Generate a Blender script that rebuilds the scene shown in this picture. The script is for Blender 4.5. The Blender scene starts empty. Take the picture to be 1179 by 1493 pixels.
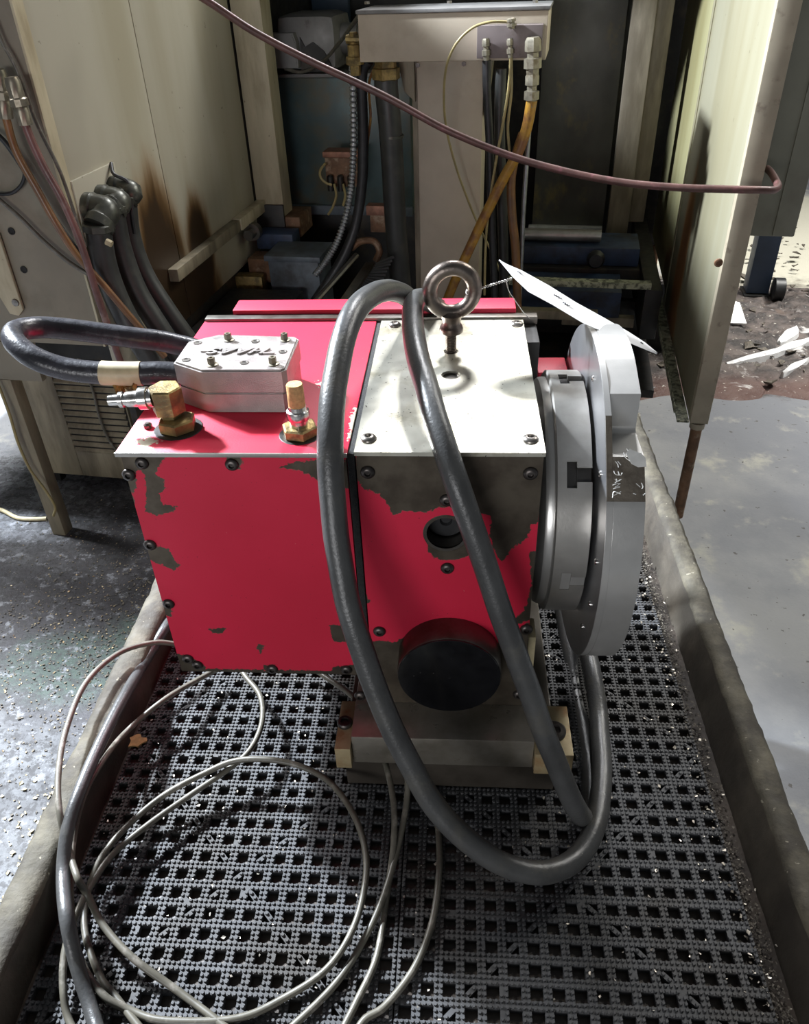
import bpy, bmesh, math, random
import numpy as np
from mathutils import Vector, Matrix
random.seed(7)
S = bpy.context.scene
C = S.collection
# ---------------------------------------------------------------- camera, light, exposure
# working frame: x right along the table front, y away from the viewer, z up from the table's top face;
# the floor lies 1.1 m below that top face, so everything is linked with OFF added
OFF = Vector((0, 0, 1.1))
FPX, CX, CY = 1136.745, 589.5, 746.5
CAM = Vector((0.29786, -0.57626, 0.35092))
PIT, YAW, ROLL = (math.radians(a) for a in (35.6662, 4.5098, -2.1236))
RM = (Matrix.Rotation(YAW, 3, 'Z') @ Matrix.Rotation(math.pi/2-PIT, 3, 'X') @ Matrix.Rotation(ROLL, 3, 'Z'))
cd = bpy.data.cameras.new('camera'); cam = bpy.data.objects.new('camera', cd); C.objects.link(cam)
cam.matrix_world = Matrix.Translation(CAM+OFF) @ RM.to_4x4()
cd.sensor_fit = 'HORIZONTAL'; cd.sensor_width = 36.0; cd.lens = FPX/1179*36.0
cd.clip_start = 0.02; cd.clip_end = 60
S.camera = cam
S.view_settings.view_transform = 'Standard'; S.view_settings.look = 'None'
S.view_settings.gamma = 1.0; S.view_settings.use_curve_mapping = False
S.view_settings.exposure = 0.0
w = bpy.data.worlds.new('workshop_air'); S.world = w; w.use_nodes = True
w.node_tree.nodes['Background'].inputs[0].default_value = (0.86, 0.93, 1.0, 1)
w.node_tree.nodes['Background'].inputs[1].default_value = 0.11
def area(name, loc, target, sx, sy, power, col=(1, 1, 1), spread=180):
    l = bpy.data.lights.new(name, 'AREA'); l.shape = 'RECTANGLE'; l.size = sx; l.size_y = sy
    l.energy = power; l.color = col; l.spread = math.radians(spread)
    o = bpy.data.objects.new(name, l); C.objects.link(o)
    o.location = Vector(loc)+OFF
    o.rotation_euler = (Vector(target)-Vector(loc)).to_track_quat('-Z', 'Y').to_euler()
    return o
area('bay_lamp', (0.62, 4.0, 3.5), (0.25, 0.1, 0), 0.80, 0.48, 165, (0.98, 0.98, 1.0))
area('bay_lamp_left', (-2.05, 1.75, 1.85), (0.1, 0.0, -0.3), 0.22, 0.18, 620, (0.82, 0.90, 1.0))
area('floor_fill_right', (3.3, 3.3, 3.0), (2.0, 2.6, -1.1), 1.6, 1.2, 105, (1.0, 0.98, 0.93), 98)  # added fill that brightens the right floor, no fixture known there
area('floor_fill_left', (-3.6, 2.4, 2.6), (-1.3, 1.3, -1.1), 1.2, 1.0, 150, (0.96, 0.98, 1.0), 90)  # added fill that lifts the dark floor below the left cabinet
area('front_fill', (-0.7, -3.3, 0.30), (0.1, 1.0, -0.1), 1.6, 0.6, 49, (0.97, 0.98, 1.0))  # invented frontal fill that lifts the red front faces

# ---------------------------------------------------------------- geometry of the view: a picture point on a known plane
def ray(px, py): return RM @ Vector(((px-CX)/FPX, -(py-CY)/FPX, -1.0))
def PX(px, py, x): d = ray(px, py); return CAM + d*((x-CAM.x)/d.x)
def PY(px, py, y): d = ray(px, py); return CAM + d*((y-CAM.y)/d.y)
def PZ(px, py, z): d = ray(px, py); return CAM + d*((z-CAM.z)/d.z)
def PN(px, py, p0, n): d = ray(px, py); return CAM + d*((Vector(p0)-CAM).dot(n)/d.dot(n))
A_ = math.radians(7.36)                      # the machine behind stands 7.4 degrees askew to the cart
MU = Vector((math.sin(A_), math.cos(A_), 0)); MV = Vector((math.cos(A_), -math.sin(A_), 0))
def mw(v, u, z): return MV*v + MU*u + Vector((0, 0, z))
def PU(px, py, u): return PN(px, py, MU*u, MU)
def PV(px, py, v): return PN(px, py, MV*v, MV)

# ---------------------------------------------------------------- materials
def nd(t, ty, **k):
    n = t.nodes.new(ty)
    for a, b in k.items(): setattr(n, a, b)
    return n
def mathn(t, op, a, b=None, clamp=False):
    n = nd(t, 'ShaderNodeMath', operation=op, use_clamp=clamp)
    for i, x in enumerate((a, b)):
        if x is None: continue
        if isinstance(x, (int, float)): n.inputs[i].default_value = x
        else: t.links.new(x, n.inputs[i])
    return n.outputs[0]
def sstep(t, x, e0, e1):
    n = nd(t, 'ShaderNodeMapRange', interpolation_type='SMOOTHSTEP')
    t.links.new(x, n.inputs[0]); n.inputs[1].default_value = e0; n.inputs[2].default_value = e1
    return n.outputs[0]
def mixc(t, f, a, b):
    n = nd(t, 'ShaderNodeMix', data_type='RGBA')
    for s, x in ((n.inputs[0], f), (n.inputs[6], a), (n.inputs[7], b)):
        if isinstance(x, tuple): s.default_value = (*x, 1)[:4]
        elif isinstance(x, (int, float)): s.default_value = x
        else: t.links.new(x, s)
    return n.outputs[2]
def noise(t, co, scale, detail=4, rough=.55, dist=0):
    n = nd(t, 'ShaderNodeTexNoise'); n.inputs['Scale'].default_value = scale
    n.inputs['Detail'].default_value = detail; n.inputs['Roughness'].default_value = rough
    n.inputs['Distortion'].default_value = dist
    if co is not None: t.links.new(co, n.inputs['Vector'])
    return n.outputs[0]
def scaled(t, co, s):
    n = nd(t, 'ShaderNodeMapping'); n.inputs['Scale'].default_value = s
    t.links.new(co, n.inputs[0]); return n.outputs[0]
def newmat(name):
    m = bpy.data.materials.new(name); m.use_nodes = True
    t = m.node_tree; return m, t, t.nodes['Principled BSDF'], nd(t, 'ShaderNodeNewGeometry').outputs['Position']
def bump(t, b, h, strength, dist=.002):
    n = nd(t, 'ShaderNodeBump'); n.inputs['Strength'].default_value = strength; n.inputs['Distance'].default_value = dist
    t.links.new(h, n.inputs['Height']); t.links.new(n.outputs[0], b.inputs['Normal'])
def mat(name, col, rough=.5, metal=0., var=.25, scale=14, col2=None, thr=.55, soft=.12, s2=9, bmp=0., bscale=150, stretch=None, rvar=.15, spec=.5, speck=None):
    m, t, b, pos = newmat(name)
    co = scaled(t, pos, stretch) if stretch else pos
    n1 = noise(t, co, scale, 6)
    lo = tuple(c*(1-var) for c in col); hi = tuple(min(1, c*(1+var)) for c in col)
    c = mixc(t, sstep(t, n1, .3, .7), lo, hi)
    if col2:
        n2 = noise(t, co, s2, 7, .62)
        c = mixc(t, sstep(t, n2, thr-soft, thr+soft), c, col2)
    if speck:
        n3 = noise(t, pos, speck[1], 2)
        c = mixc(t, sstep(t, n3, speck[2], speck[2]+.04), c, speck[0])
    t.links.new(c, b.inputs['Base Color'])
    t.links.new(mathn(t, 'ADD', mathn(t, 'MULTIPLY', noise(t, co, scale*2.3, 5), rvar*2), rough-rvar, True), b.inputs['Roughness'])
    b.inputs['Metallic'].default_value = metal; b.inputs['Specular IOR Level'].default_value = spec
    if bmp: bump(t, b, noise(t, pos, bscale, 5, .6), bmp)
    return m
G = {}
G['steel'] = mat('brushed_steel', (.40, .385, .36), .34, .72, .08, 30, (.27, .25, .22), .62, .2, 18, .05, 400, rvar=.05)
G['steel_turned'] = mat('turned_steel', (.54, .53, .51), .30, .68, .05, 30, (.46, .45, .42), .66, .2, 14, .03, 500, rvar=.04)
G['steel_dark'] = mat('oily_dark_steel', (.17, .16, .145), .38, 1, .25, 20, (.09, .07, .05), .55, .15, 10, .1, 200)
G['steel_plate'] = mat('stained_ground_plate', (.66, .64, .55), .34, .85, .15, 16, (.33, .30, .21), .57, .14, 16, .05, 300, speck=((.10, .09, .07), 260, .68))
G['screw'] = mat('blackened_screw', (.085, .075, .07), .38, .85, .3, 90)
G['mirror'] = mat('polished_dark_face', (.42, .42, .43), .30, .85, .05, 20, (.36, .35, .35), .6, .2, 12, rvar=.03)
G['scratch'] = mat('fresh_scratch', (.66, .65, .62), .4, .2, .1, 90)
G['flat'] = mat('rough_brown_flat', (.17, .145, .115), .5, .4, .2, 40, (.11, .09, .07), .55, .12, 60, .2, 400)
G['grime_and_fill'] = mat('black_grease_and_fill', (.012, .010, .008), .45, 0, .3, 90)
G['screw_bright'] = mat('worn_screw', (.24, .22, .20), .34, .9, .25, 90)
G['iron_bronze'] = mat('browned_iron', (.185, .155, .135), .36, 1, .25, 30, (.12, .085, .07), .58, .1, 40, .2, 300)
G['zinc'] = mat('cast_zinc', (.31, .285, .27), .42, .75, .12, 40, (.36, .30, .29), .60, .15, 25, .25, 900)
G['brass'] = mat('greasy_brass', (.36, .26, .10), .42, .7, .3, 50, (.12, .095, .05), .54, .16, 34, .3, 300)
G['tab'] = mat('stained_clamp_plate', (.34, .27, .155), .45, .3, .15, 30, (.25, .12, .04), .58, .12, 34, .1, 300)
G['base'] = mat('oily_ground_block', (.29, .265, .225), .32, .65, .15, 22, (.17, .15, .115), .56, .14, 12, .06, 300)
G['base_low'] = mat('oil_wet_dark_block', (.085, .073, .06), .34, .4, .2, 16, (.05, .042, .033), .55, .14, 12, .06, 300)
G['bronze'] = mat('sintered_bronze', (.55, .33, .15), .7, .5, .2, 200, None, bmp=.5, bscale=1500)
G['chrome'] = mat('chromed_fitting', (.62, .60, .57), .22, 1, .15, 60, (.28, .25, .22), .62, .1, 60)
G['black'] = mat('black_rubber', (.018, .018, .019), .45, 0, .3, 40)
G['void'] = mat('dark_hollow', (.008, .007, .006), .7, 0, .3, 40)
G['cap'] = mat('black_anodised_cap', (.007, .007, .008), .16, .0, .2, 60, speck=((.25, .22, .2), 350, .74))
G['hose'] = mat('dusty_grey_hose', (.060, .0605, .060), .33, 0, .2, 22, (.092, .088, .077), .62, .12, 24, .22, 300, rvar=.1, speck=((.3, .28, .24), 420, .77))
G['hose_black'] = mat('oily_black_hose', (.030, .030, .036), .30, 0, .3, 40, (.075, .075, .085), .63, .08, 60, .3, 160)
G['cable'] = mat('grey_green_cable', (.105, .097, .076), .40, 0, .2, 40, (.22, .20, .17), .62, .08, 60)
G['tape'] = mat('yellowed_tape', (.42, .36, .22), .5, 0, .15, 60)
G['goldtape'] = mat('oily_gold_tape', (.36, .24, .07), .3, .3, .4, 200, (.12, .07, .02), .5, .1, 130)
G['paper'] = mat('tag_card', (.90, .90, .90), .6, 0, .03, 40)
G['ink'] = mat('tag_ink', (.05, .05, .07), .6, 0, .1, 40)
G['wire'] = mat('binding_wire', (.55, .54, .52), .35, 1, .1, 90)
G['mat'] = mat('wet_grey_plastic', (.066, .067, .070), .56, 0, .25, 9, (.046, .041, .035), .56, .14, 7, .10, 500, rvar=.10, spec=.32, speck=((.28, .26, .22), 420, .765))
G['tray'] = mat('grimy_tray_sheet', (.060, .046, .035), .45, .1, .35, 12, (.036, .028, .022), .52, .12, 20, .3, 120, speck=((.35, .33, .28), 380, .74))
G['rail'] = mat('grimy_galvanised_lip', (.080, .070, .048), .8, 0, .4, 26, (.036, .030, .021), .52, .12, 22, .9, 80, speck=((.22, .20, .15), 130, .70))
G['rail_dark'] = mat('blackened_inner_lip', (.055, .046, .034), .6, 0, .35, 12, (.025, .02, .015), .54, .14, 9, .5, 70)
G['chip'] = mat('bright_metal_chips', (.55, .50, .42), .4, .6, .35, 200)
G['chip_dark'] = mat('dull_grit', (.10, .085, .065), .7, .1, .5, 120)
G['flake'] = mat('tan_flake', (.42, .25, .10), .8, 0, .2, 200)
G['beige'] = mat('machine_beige_paint', (.47, .415, .285), .5, 0, .10, 6, (.30, .25, .155), .58, .16, 5, .03, 300, (3, 3, .7), speck=((.2, .16, .1), 60, .74))
G['beige_warm'] = mat('column_beige_paint', (.43, .365, .28), .5, 0, .08, 6, (.33, .275, .20), .62, .12, 5, .02, 300)
G['beige_dirty'] = mat('dirty_beige_paint', (.25, .215, .145), .55, 0, .2, 8, (.12, .095, .06), .57, .15, 5, .05, 200, (3, 3, .6))
G['grey_paint'] = mat('grey_beige_paint', (.21, .185, .135), .5, 0, .12, 7, (.15, .125, .085), .62, .12, 6)
G['upright'] = mat('stained_upright_paint', (.155, .130, .095), .5, 0, .2, 8, (.085, .068, .045), .54, .15, 5, .03, 200, (3, 3, .6))
G['olive'] = mat('olive_grey_paint', (.17, .165, .125), .5, 0, .06, 7, (.13, .12, .09), .62, .12, 5)
G['edge'] = mat('primer_grey_edge', (.33, .285, .205), .5, 0, .12, 10, (.18, .14, .10), .64, .08, 24)
G['angle'] = mat('mottled_green_angle', (.40, .41, .29), .6, .1, .2, 30, (.10, .105, .075), .52, .08, 55)
G['darkwall'] = mat('dark_oily_panel', (.105, .103, .09), .45, .1, .25, 6, (.22, .175, .085), .62, .10, 9, .1, 60, (1, 1, .7))
G['black_metal'] = mat('black_metal_and_shade', (.016, .015, .014), .5, .2, .3, 20, (.05, .038, .026), .60, .12, 14)  # for black metal parts and for sheets standing in for shade
G['teal'] = mat('oily_teal_tank', (.060, .098, .105), .35, .1, .3, 5, (.085, .08, .055), .56, .14, 7)
G['motorgrey'] = mat('motor_grey', (.17, .166, .16), .5, .2, .15, 20, (.05, .045, .04), .62, .1, 10, .1, 200)
G['blue'] = mat('machine_blue', (.022, .040, .085), .5, 0, .3, 14, (.012, .014, .02), .55, .12, 10)
G['bluegrey'] = mat('faded_blue_grey', (.085, .105, .125), .5, 0, .25, 10, (.04, .042, .044), .56, .12, 9)
G['rusty'] = mat('rusty_brown_metal', (.16, .085, .045), .6, .3, .35, 24, (.30, .22, .15), .60, .08, 30, .5, 120)
G['orange_hose'] = mat('oil_stained_orange_hose', (.17, .080, .028), .38, 0, .3, 12, (.12, .06, .03), .56, .12, 14)
G['yellow_hose'] = mat('yellow_hose', (.38, .20, .025), .38, 0, .2, 18, (.20, .085, .03), .52, .1, 20)
G['red_hose'] = mat('dull_red_hose', (.12, .052, .045), .42, 0, .3, 20, (.19, .12, .10), .62, .08, 30)
G['rod'] = mat('maroon_tube', (.105, .052, .043), .42, .1, .25, 20, (.20, .08, .085), .62, .1, 30, .1, 200)
G['thin_yellow'] = mat('thin_yellow_tube', (.31, .25, .11), .4, 0, .15, 20)
G['conduit'] = mat('galvanised_conduit', (.30, .31, .32), .38, .8, .2, 40)
G['pvc'] = mat('dark_grey_conduit_hose', (.028, .029, .027), .45, 0, .25, 14, (.055, .054, .045), .62, .1, 12)
G['gland'] = mat('worn_grey_gland', (.07, .072, .06), .36, .5, .25, 30, (.16, .155, .12), .62, .08, 24)
G['fitting'] = mat('dull_nickel_fitting', (.26, .235, .18), .40, .75, .2, 40, (.16, .13, .09), .6, .1, 40)
G['manifold'] = mat('purple_grey_block', (.13, .105, .10), .5, .2, .12, 18, (.09, .07, .06), .62, .1, 20)
G['copper'] = mat('copper_brown', (.27, .13, .085), .5, .5, .3, 40)
G['foam'] = mat('black_seal', (.012, .012, .012), .8, 0, .3, 200, bmp=.6, bscale=700)
G['bluewall'] = mat('dark_blue_sheet', (.03, .05, .09), .5, 0, .2, 8)
G['shopwall'] = mat('shop_wall', (.20, .20, .19), .7, 0, .15, 3)

def gauss_mask(t, pos, spots):
    """sum of soft elliptical stains that stay on the surface: (centre, radii)"""
    out = None
    for c, r in spots:
        mp = nd(t, 'ShaderNodeMapping', vector_type='TEXTURE')
        mp.inputs['Location'].default_value = c; mp.inputs['Scale'].default_value = r
        t.links.new(pos, mp.inputs[0])
        ln = nd(t, 'ShaderNodeVectorMath', operation='LENGTH'); t.links.new(mp.outputs[0], ln.inputs[0])
        v = mathn(t, 'SUBTRACT', 1, ln.outputs['Value'])
        out = v if out is None else mathn(t, 'MAXIMUM', out, v)
    return out
def red_paint(name, chips):
    m, t, b, pos = newmat(name)
    red = mixc(t, sstep(t, noise(t, pos, 5, 4), .3, .7), (.52, .012, .040), (.61, .017, .055))
    red = mixc(t, sstep(t, noise(t, pos, 420, 2), .70, .74), red, (.16, .01, .015))
    red = mixc(t, sstep(t, noise(t, scaled(t, pos, (1, 1, 1)), 330, 2), .765, .785), red, (.62, .42, .30))
    grey = mixc(t, sstep(t, noise(t, pos, 30, 6), .35, .65), (.075, .060, .046), (.125, .105, .080))
    if chips:
        a = nd(t, 'ShaderNodeAttribute', attribute_name='bare').outputs['Fac']
        n = mathn(t, 'MULTIPLY', mathn(t, 'SUBTRACT', noise(t, pos, 210, 5, .65), .5), .011)
        f = sstep(t, mathn(t, 'ADD', a, n), -.0004, .0004)
    else:
        f = sstep(t, noise(t, pos, 38, 7, .7), .735, .745)
    else_spots = gauss_mask(t, pos, [(tuple(Vector((.170, .132, 0))+OFF), (.020, .016, 1)), (tuple(Vector((.205, .06, 0))+OFF), (.009, .06, 1)), (tuple(Vector((.02, .012, 0))+OFF), (.02, .02, 1))])
    fs = sstep(t, mathn(t, 'ADD', else_spots, mathn(t, 'MULTIPLY', mathn(t, 'SUBTRACT', noise(t, pos, 150, 5, .65), .5), 2.2)), .50, .56)
    if not chips: red = mixc(t, fs, red, (.62, .55, .42))
    t.links.new(mixc(t, f, red, grey), b.inputs['Base Color'])
    rr = nd(t, 'ShaderNodeMix'); t.links.new(f, rr.inputs[0]); rr.inputs[2].default_value = .47; rr.inputs[3].default_value = .42
    t.links.new(rr.outputs[0], b.inputs['Roughness'])
    t.links.new(mathn(t, 'MULTIPLY', f, .75), b.inputs['Metallic'])
    h = mathn(t, 'ADD', mathn(t, 'MULTIPLY', noise(t, pos, 600, 3), .35), mathn(t, 'MULTIPLY', f, -.8))
    bump(t, b, h, .22, .0012); b.inputs['Specular IOR Level'].default_value = .32
    return m
G['red_chipped'] = red_paint('chipped_red_paint', True)
G['red'] = red_paint('red_paint', False)

def stained_panel(name, base, dark, rust, deep, spots, n_amt=.9, rough=.45):
    """painted sheet with vertical streaks and rust run-down stains of their own shape"""
    m, t, b, pos = newmat(name)
    st = scaled(t, pos, (3.2, 3.2, .35))
    c = mixc(t, sstep(t, noise(t, st, 1.8, 4, .5), .36, .72), base, dark)
    c = mixc(t, sstep(t, noise(t, pos, 45, 3), .70, .76), c, tuple(x*.55 for x in dark))
    k = gauss_mask(t, pos, spots)
    k = mathn(t, 'ADD', k, mathn(t, 'MULTIPLY', mathn(t, 'SUBTRACT', noise(t, scaled(t, pos, (5, 5, .8)), 4, 6), .5), n_amt))
    c = mixc(t, sstep(t, k, .0, .45), c, rust)
    c = mixc(t, sstep(t, k, .16, .50), c, deep)
    t.links.new(c, b.inputs['Base Color']); b.inputs['Roughness'].default_value = rough
    return m
def wv(p): return tuple(p + OFF)
G['panel_left'] = stained_panel('rust_stained_cream_panel', (.40, .375, .295), (.325, .295, .21), (.20, .10, .025), (.030, .016, .006),
    [(wv(mw(-.763, 1.57, -.42)), (.19, .19, .40)), (wv(mw(-.763, 1.83, -.42)), (.12, .12, .24)), (wv(mw(-.763, 1.66, -.55)), (.36, .36, .20))], .4)
G['panel_right'] = stained_panel('streaked_cream_panel', (.25, .235, .165), (.21, .19, .12), (.34, .17, .055), (.22, .095, .03),
    [(wv(mw(.776, 2.22, -.58)), (.12, .12, .44)), (wv(mw(.776, 2.20, -.78)), (.14, .14, .2))], .3)
G['panel_rear'] = stained_panel('olive_cream_panel', (.33, .31, .17), (.26, .23, .11), (.22, .13, .05), (.10, .05, .02),
    [(wv(mw(.79, 2.6, -.72)), (.2, .2, .15))], .5)

def floor_material():
    m, t, b, pos = newmat('greasy_concrete')
    base = mixc(t, sstep(t, noise(t, pos, 1.7, 8, .6), .36, .64), (.165, .172, .188), (.255, .258, .258))
    base = mixc(t, sstep(t, noise(t, pos, 5.5, 7, .65), .54, .70), base, (.33, .325, .285))
    base = mixc(t, sstep(t, noise(t, pos, 38, 3), .675, .70), base, (.09, .085, .08))
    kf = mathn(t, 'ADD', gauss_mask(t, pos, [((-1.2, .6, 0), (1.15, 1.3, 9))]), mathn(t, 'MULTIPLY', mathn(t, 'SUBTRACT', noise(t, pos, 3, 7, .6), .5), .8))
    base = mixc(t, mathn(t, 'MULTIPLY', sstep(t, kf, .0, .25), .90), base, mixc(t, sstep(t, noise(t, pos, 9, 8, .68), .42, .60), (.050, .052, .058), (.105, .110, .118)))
    # greasy patch left of the cart
    k = gauss_mask(t, pos, [((-.60, .95, 0), (.85, .62, 9)), ((-.45, 1.45, 0), (.70, .45, 9)), ((-.36, .60, 0), (.35, .35, 9))])
    k = mathn(t, 'ADD', k, mathn(t, 'MULTIPLY', mathn(t, 'SUBTRACT', noise(t, pos, 5, 8, .68), .5), 1.5))
    base = mixc(t, sstep(t, k, .12, .62), base, (.030, .028, .032))
    kg = mathn(t, 'ADD', gauss_mask(t, pos, [((-.66, .76, 0), (.26, .16, 9)), ((-.52, .86, 0), (.16, .12, 9))]), mathn(t, 'MULTIPLY', mathn(t, 'SUBTRACT', noise(t, pos, 14, 6, .7), .5), 1.2))
    base = mixc(t, mathn(t, 'MULTIPLY', sstep(t, kg, .0, .5), .6), base, (.030, .060, .042))
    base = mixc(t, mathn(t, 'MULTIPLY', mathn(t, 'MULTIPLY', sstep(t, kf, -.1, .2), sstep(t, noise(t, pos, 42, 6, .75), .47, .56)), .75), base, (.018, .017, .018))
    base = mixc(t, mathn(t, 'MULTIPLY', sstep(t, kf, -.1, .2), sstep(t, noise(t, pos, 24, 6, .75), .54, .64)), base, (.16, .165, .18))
    # brown sludge beyond the panel at the right
    kb = mathn(t, 'ADD', gauss_mask(t, pos, [((1.75, 2.95, 0), (1.3, .80, 9))]), mathn(t, 'MULTIPLY', mathn(t, 'SUBTRACT', noise(t, pos, 6, 8, .7), .5), .7))
    base = mixc(t, sstep(t, kb, .05, .22), base, mixc(t, sstep(t, noise(t, pos, 13, 6), .4, .62), (.045, .036, .032), (.12, .09, .075)))
    b.inputs['Specular IOR Level'].default_value = .3
    kp = mathn(t, 'ADD', gauss_mask(t, pos, [((2.2, 4.4, 0), (1.5, 1.1, 9))]), mathn(t, 'MULTIPLY', mathn(t, 'SUBTRACT', noise(t, pos, 5, 7, .65), .5), .9))  # pale colour brightens the far right floor in place of more light
    base = mixc(t, sstep(t, kp, .0, .3), base, (.50, .48, .39))
    t.links.new(base, b.inputs['Base Color'])
    t.links.new(mathn(t, 'ADD', mathn(t, 'MULTIPLY', noise(t, pos, 4, 6), .4), .42), b.inputs['Roughness'])
    bump(t, b, mathn(t, 'ADD', noise(t, pos, 16, 8, .7), mathn(t, 'MULTIPLY', noise(t, pos, 110, 4), .3)), .28, .012)
    return m
G['floor'] = floor_material()
def sludge_material():
    m, t, b, pos = newmat('brown_sludge')
    c = mixc(t, sstep(t, noise(t, pos, 11, 7, .68), .38, .62), (.034, .028, .026), (.125, .100, .088))
    sy = nd(t, 'ShaderNodeSeparateXYZ'); t.links.new(pos, sy.inputs[0])
    c = mixc(t, mathn(t, 'MULTIPLY', sstep(t, mathn(t, 'ADD', sy.outputs[1], mathn(t, 'MULTIPLY', noise(t, pos, 6, 4), .15)), 2.52, 2.36), .7), c, (.12, .055, .042))
    c = mixc(t, sstep(t, noise(t, scaled(t, pos, (1, 2.2, 1)), 3.2, 6, .6, .6), .60, .66), c, (.62, .60, .58))
    c = mixc(t, sstep(t, noise(t, pos, 60, 3), .66, .70), c, (.55, .52, .46))
    t.links.new(c, b.inputs['Base Color']); b.inputs['Roughness'].default_value = .5
    bump(t, b, noise(t, pos, 40, 6, .7), .6, .02)
    return m
G['sludge'] = sludge_material()
G['foamwhite'] = mat('white_coolant_residue', (.72, .72, .72), .5, 0, .1, 30, (.30, .26, .24), .66, .08, 26, .6, 60)

# ---------------------------------------------------------------- builders
def smooth(me, ang=35):
    for p in me.polygons: p.use_smooth = True
    try: me.set_sharp_from_angle(angle=math.radians(ang))
    except Exception: pass
def tag(o, label=None, cat=None, group=None, kind=None):
    for k, v in (('label', label), ('category', cat), ('group', group), ('kind', kind)):
        if v: o[k] = v
    return o
def thing(name, label, cat, loc, group=None):
    o = bpy.data.objects.new(name, None); C.objects.link(o)
    o.location = Vector(loc)+OFF; o.empty_display_size = .05
    return tag(o, label, cat, group)
def wloc(o): return o.location + (wloc(o.parent) if o.parent else Vector())
def obj(name, bm, m, parent=None, loc=None, ang=35, label=None, kind=None, sm=True):
    """link a bmesh given in working coordinates as one object"""
    me = bpy.data.meshes.new(name)
    bmesh.ops.recalc_face_normals(bm, faces=bm.faces)
    ref = (wloc(parent)-OFF) if parent else (Vector(loc) if loc is not None else Vector())
    bmesh.ops.translate(bm, verts=bm.verts, vec=-ref)
    bm.to_mesh(me); bm.free()
    if sm: smooth(me, ang)
    for x in (m if isinstance(m, list) else [m]): me.materials.append(G[x])
    o = bpy.data.objects.new(name, me); C.objects.link(o)
    if parent: o.parent = parent
    else: o.location = ref+OFF
    if label: o['label'] = label
    if kind: o['kind'] = kind
    return o
def place(name, me, parent, p, rot=None, scale=1):
    """a piece that shares mesh data, set under its parent at working point p"""
    o = bpy.data.objects.new(name, me); C.objects.link(o); o.parent = parent
    o.location = Vector(p)+OFF-wloc(parent)
    if rot is not None: o.rotation_euler = rot
    if scale != 1: o.scale = (scale,)*3
    return o
def BM(): return bmesh.new()
def add_hex(bm, c, bev=0):
    """box from its 8 corners: 4 lower then 4 upper, both counter-clockwise"""
    v = [bm.verts.new(p) for p in c]
    fs = [(3, 2, 1, 0), (4, 5, 6, 7), (0, 1, 5, 4), (1, 2, 6, 5), (2, 3, 7, 6), (3, 0, 4, 7)]
    f = [bm.faces.new([v[i] for i in q]) for q in fs]
    if bev:
        es = list({e for q in f for e in q.edges})
        bmesh.ops.bevel(bm, geom=es, offset=bev, segments=2, affect='EDGES', profile=.6, clamp_overlap=True)
def box(x0, x1, y0, y1, z0, z1, bev=.002, bm=None):
    bm = bm or BM()
    t = BM()
    add_hex(t, [Vector(p) for p in ((x0, y0, z0), (x1, y0, z0), (x1, y1, z0), (x0, y1, z0), (x0, y0, z1), (x1, y0, z1), (x1, y1, z1), (x0, y1, z1))], bev)
    merge(bm, t); return bm
def mbox(v0, v1, u0, u1, z0, z1, bev=.003, bm=None):
    """the same in the machine's axes"""
    bm = bm or BM(); t = BM()
    add_hex(t, [mw(*p) for p in ((v0, u0, z0), (v1, u0, z0), (v1, u1, z0), (v0, u1, z0), (v0, u0, z1), (v1, u0, z1), (v1, u1, z1), (v0, u1, z1))], bev)
    merge(bm, t); return bm
def merge(a, b):
    me = bpy.data.meshes.new('tmp'); b.to_mesh(me); b.free(); a.from_mesh(me); bpy.data.meshes.remove(me)
def catmull(pts, n=8):
    P = [Vector(p) for p in pts]; P = [P[0]*2-P[1]] + P + [P[-1]*2-P[-2]]
    out = []
    for i in range(1, len(P)-2):
        a, b, c, d = P[i-1:i+3]
        for k in range(n):
            s = k/n
            out.append(.5*((2*b)+(c-a)*s+(2*a-5*b+4*c-d)*s*s+(3*b-a-3*c+d)*s**3))
    out.append(P[-2]); return out
def tube(pts, r, seg=12, n=8, bm=None, caps=True, rf=None, raw=False):
    bm = bm or BM()
    P = pts if raw else catmull(pts, n)
    P = [Vector(p) for p in P]
    T = []
    for i in range(len(P)):
        d = P[min(i+1, len(P)-1)]-P[max(i-1, 0)]
        T.append(d.normalized() if d.length > 1e-9 else Vector((0, 0, 1)))
    up = Vector((0, 0, 1)) if abs(T[0].z) < .9 else Vector((1, 0, 0))
    N = (up-T[0]*up.dot(T[0])).normalized()
    rings = []
    for i, p in enumerate(P):
        N = (N-T[i]*N.dot(T[i])).normalized(); B = T[i].cross(N)
        rr = r if rf is None else r*rf(i, len(P))
        rings.append([bm.verts.new(p+(N*math.cos(2*math.pi*k/seg)+B*math.sin(2*math.pi*k/seg))*rr) for k in range(seg)])
    for a, b in zip(rings, rings[1:]):
        for k in range(seg): bm.faces.new((a[k], a[(k+1) % seg], b[(k+1) % seg], b[k]))
    if caps:
        bm.faces.new(rings[0][::-1]); bm.faces.new(rings[-1])
    return bm
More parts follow.
